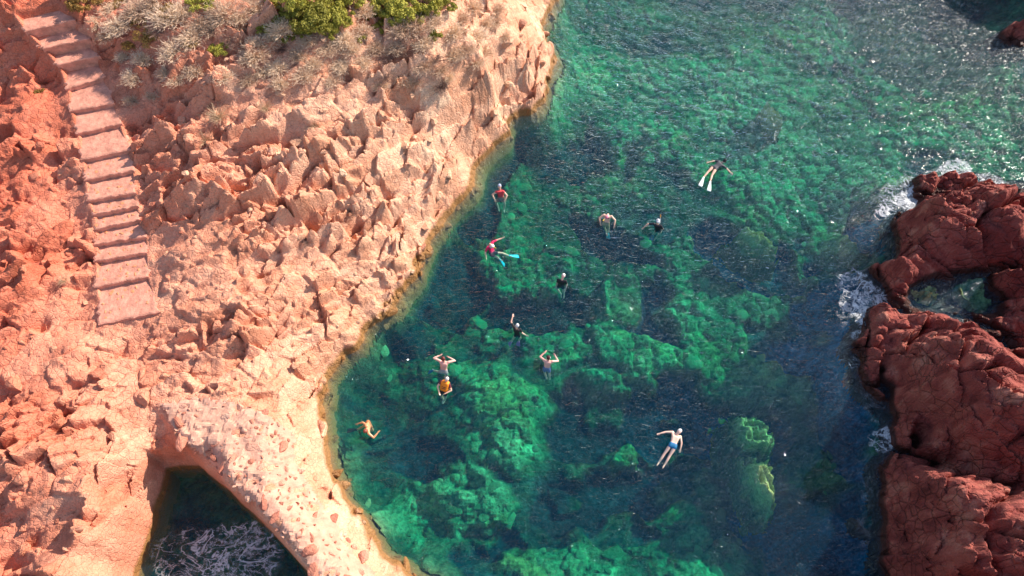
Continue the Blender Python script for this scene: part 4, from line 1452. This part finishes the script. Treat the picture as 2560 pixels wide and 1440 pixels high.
person('person in a black wetsuit with a pale cap curled up over the dark patch', 'rosy', (1405, 698, .18), (1408, 690, 'u'),
       dict(shL=(1397, 698, 'u'), elL=(1393, 707, 'd'), wrL=(1390, 716, 'd'), shR=(1414, 702, 'u'), elR=(1417, 711, 'd'), wrR=(1414, 722, 'd'), pel=(1402, 716, 'd'),
            knL=(1393, 722, 'd'), anL=(1402, 735, 'd'), knR=(1409, 725, 'd'), anR=(1410, 737, 'd')),
       shirt=BLK, sleeves=.5, legs_suit=.3, cap=('cream_cap', (0.82, 0.72, 0.64)), facing=(-.6, -1, 0))
person('child in a black suit and white cap reaching one arm up, pink fins below', 'fair', (1291, 820, .20), (1293, 814, 'u'),
       dict(shL=(1282, 814, 'u'), elL=(1277, 803, 'd'), wrL=(1282, 790, 'd'), shR=(1301, 822, 'u'), elR=(1306, 833, 'd'), wrR=(1315, 838, 'd'), pel=(1293, 838, 'd'),
            knL=(1284, 845, 'd'), anL=(1279, 853, 'd'), knR=(1301, 845, 'd'), anR=(1297, 852, 'd')),
       shirt=BLK, sleeves=.5, legs_suit=.2, cap=WHT, fins=(('pink_fin', (0.85, 0.16, 0.48)), (1272, 863, .4), (1295, 865, .4)), size=.88, facing=(0, 1, -.3))
person('bare-backed sunburnt person with dark red hair and both elbows raised', 'rosy', (1110, 903, .22), (1108, 897, 'u'),
       dict(shL=(1097, 901, 'u'), elL=(1084, 895, 'd'), wrL=(1101, 888, 'u'), shR=(1124, 905, 'u'), elR=(1137, 902, 'd'), wrR=(1121, 892, 'u'), pel=(1109, 928, 'd'),
            knL=(1096, 930, 'd'), anL=(1084, 926, 'd'), knR=(1118, 938, 'd'), anR=(1116, 948, 'd')),
       hair=('dark_red_hair', (0.13, 0.02, 0.015)), trunks=('pale_trunks', (0.42, 0.36, 0.36)), fins=(('blue_fin', (0.02, 0.20, 0.50)), (1071, 931, .45), None), size=1.06, facing=(0, 1, 0))
person('person wearing an orange life jacket and pale cap', 'fair', (1114, 955, .22), (1117, 949, 'u'),
       dict(shL=(1101, 952, 'u'), elL=(1093, 967, 'd'), wrL=(1098, 982, 'd'), shR=(1126, 962, 'u'), elR=(1128, 976, 'd'), wrR=(1112, 985, 'd'), pel=(1109, 980, 'd'),
            knL=(1104, 990, 'd'), anL=(1108, 999, 'd'), knR=(1114, 992, 'd'), anR=(1112, 1001, 'd')),
       jacket=('orange_jacket', (0.90, 0.27, 0.015)), trunks=BLK, cap=('cream_cap', (0.82, 0.72, 0.64)), shirt=('maroon_shirt', (0.14, 0.02, 0.03)), sleeves=.4, facing=SOUTH)
person('dark haired person seen from behind with both forearms raised, blue trunks', 'rosy', (1371, 900, .22), (1371, 894, 'u'),
       dict(shL=(1358, 900, 'u'), elL=(1350, 892, 'd'), wrL=(1362, 881, 'u'), shR=(1382, 903, 'u'), elR=(1395, 903, 'd'), wrR=(1388, 889, 'u'), pel=(1367, 922, 'd'),
            knL=(1362, 933, 'd'), anL=(1366, 945, 'd'), knR=(1373, 934, 'd'), anR=(1374, 947, 'd')),
       hair=('maroon_hair', (0.07, 0.01, 0.01)), trunks=('slate_blue_trunks', (0.10, 0.14, 0.32)), strap=WHT, mask=BLK, facing=(0, 1, 0))
person('tanned man with one bent arm swimming near the cliff with dark fins', 'tan', (917, 1073, .16), (913, 1077, 'u'),
       dict(shL=(917, 1062, 'u'), elL=(907, 1056, 'd'), wrL=(896, 1059, 'd'), shR=(922, 1085, 'u'), elR=(935, 1095, 'd'), wrR=(946, 1080, 'u'), pel=(922, 1060, 'd'),
            knL=(908, 1066, 'd'), anL=(893, 1074, 'd'), knR=(932, 1076, 'd'), anR=(925, 1069, 'd')),
       hair=('red_brown_hair', (0.22, 0.05, 0.03)), trunks=('rust_trunks', (0.45, 0.16, 0.06)), fins=(BLK, (868, 1077, .5), None), facing=(-1, -.3, 0))
person('white-capped man in tiny blue trunks floating on his back, arms spread', 'pale', (1691, 1086, .10), (1698, 1079, 'u'),
       dict(shL=(1681, 1079, 'u'), elL=(1662, 1080, 'f'), wrL=(1645, 1085, 'f'), shR=(1704, 1092, 'u'), elR=(1704, 1110, 'd'), wrR=(1700, 1128, 'd'), pel=(1682, 1114, 'f'),
            knL=(1659, 1137, 'd'), anL=(1643, 1163, 'd'), knR=(1674, 1140, 'd'), anR=(1658, 1168, 'd')),
       trunks=('petrol_blue_trunks', (0.01, 0.14, 0.30)), cap=WHT, facing=(0.2, -.3, 1), flat=True)
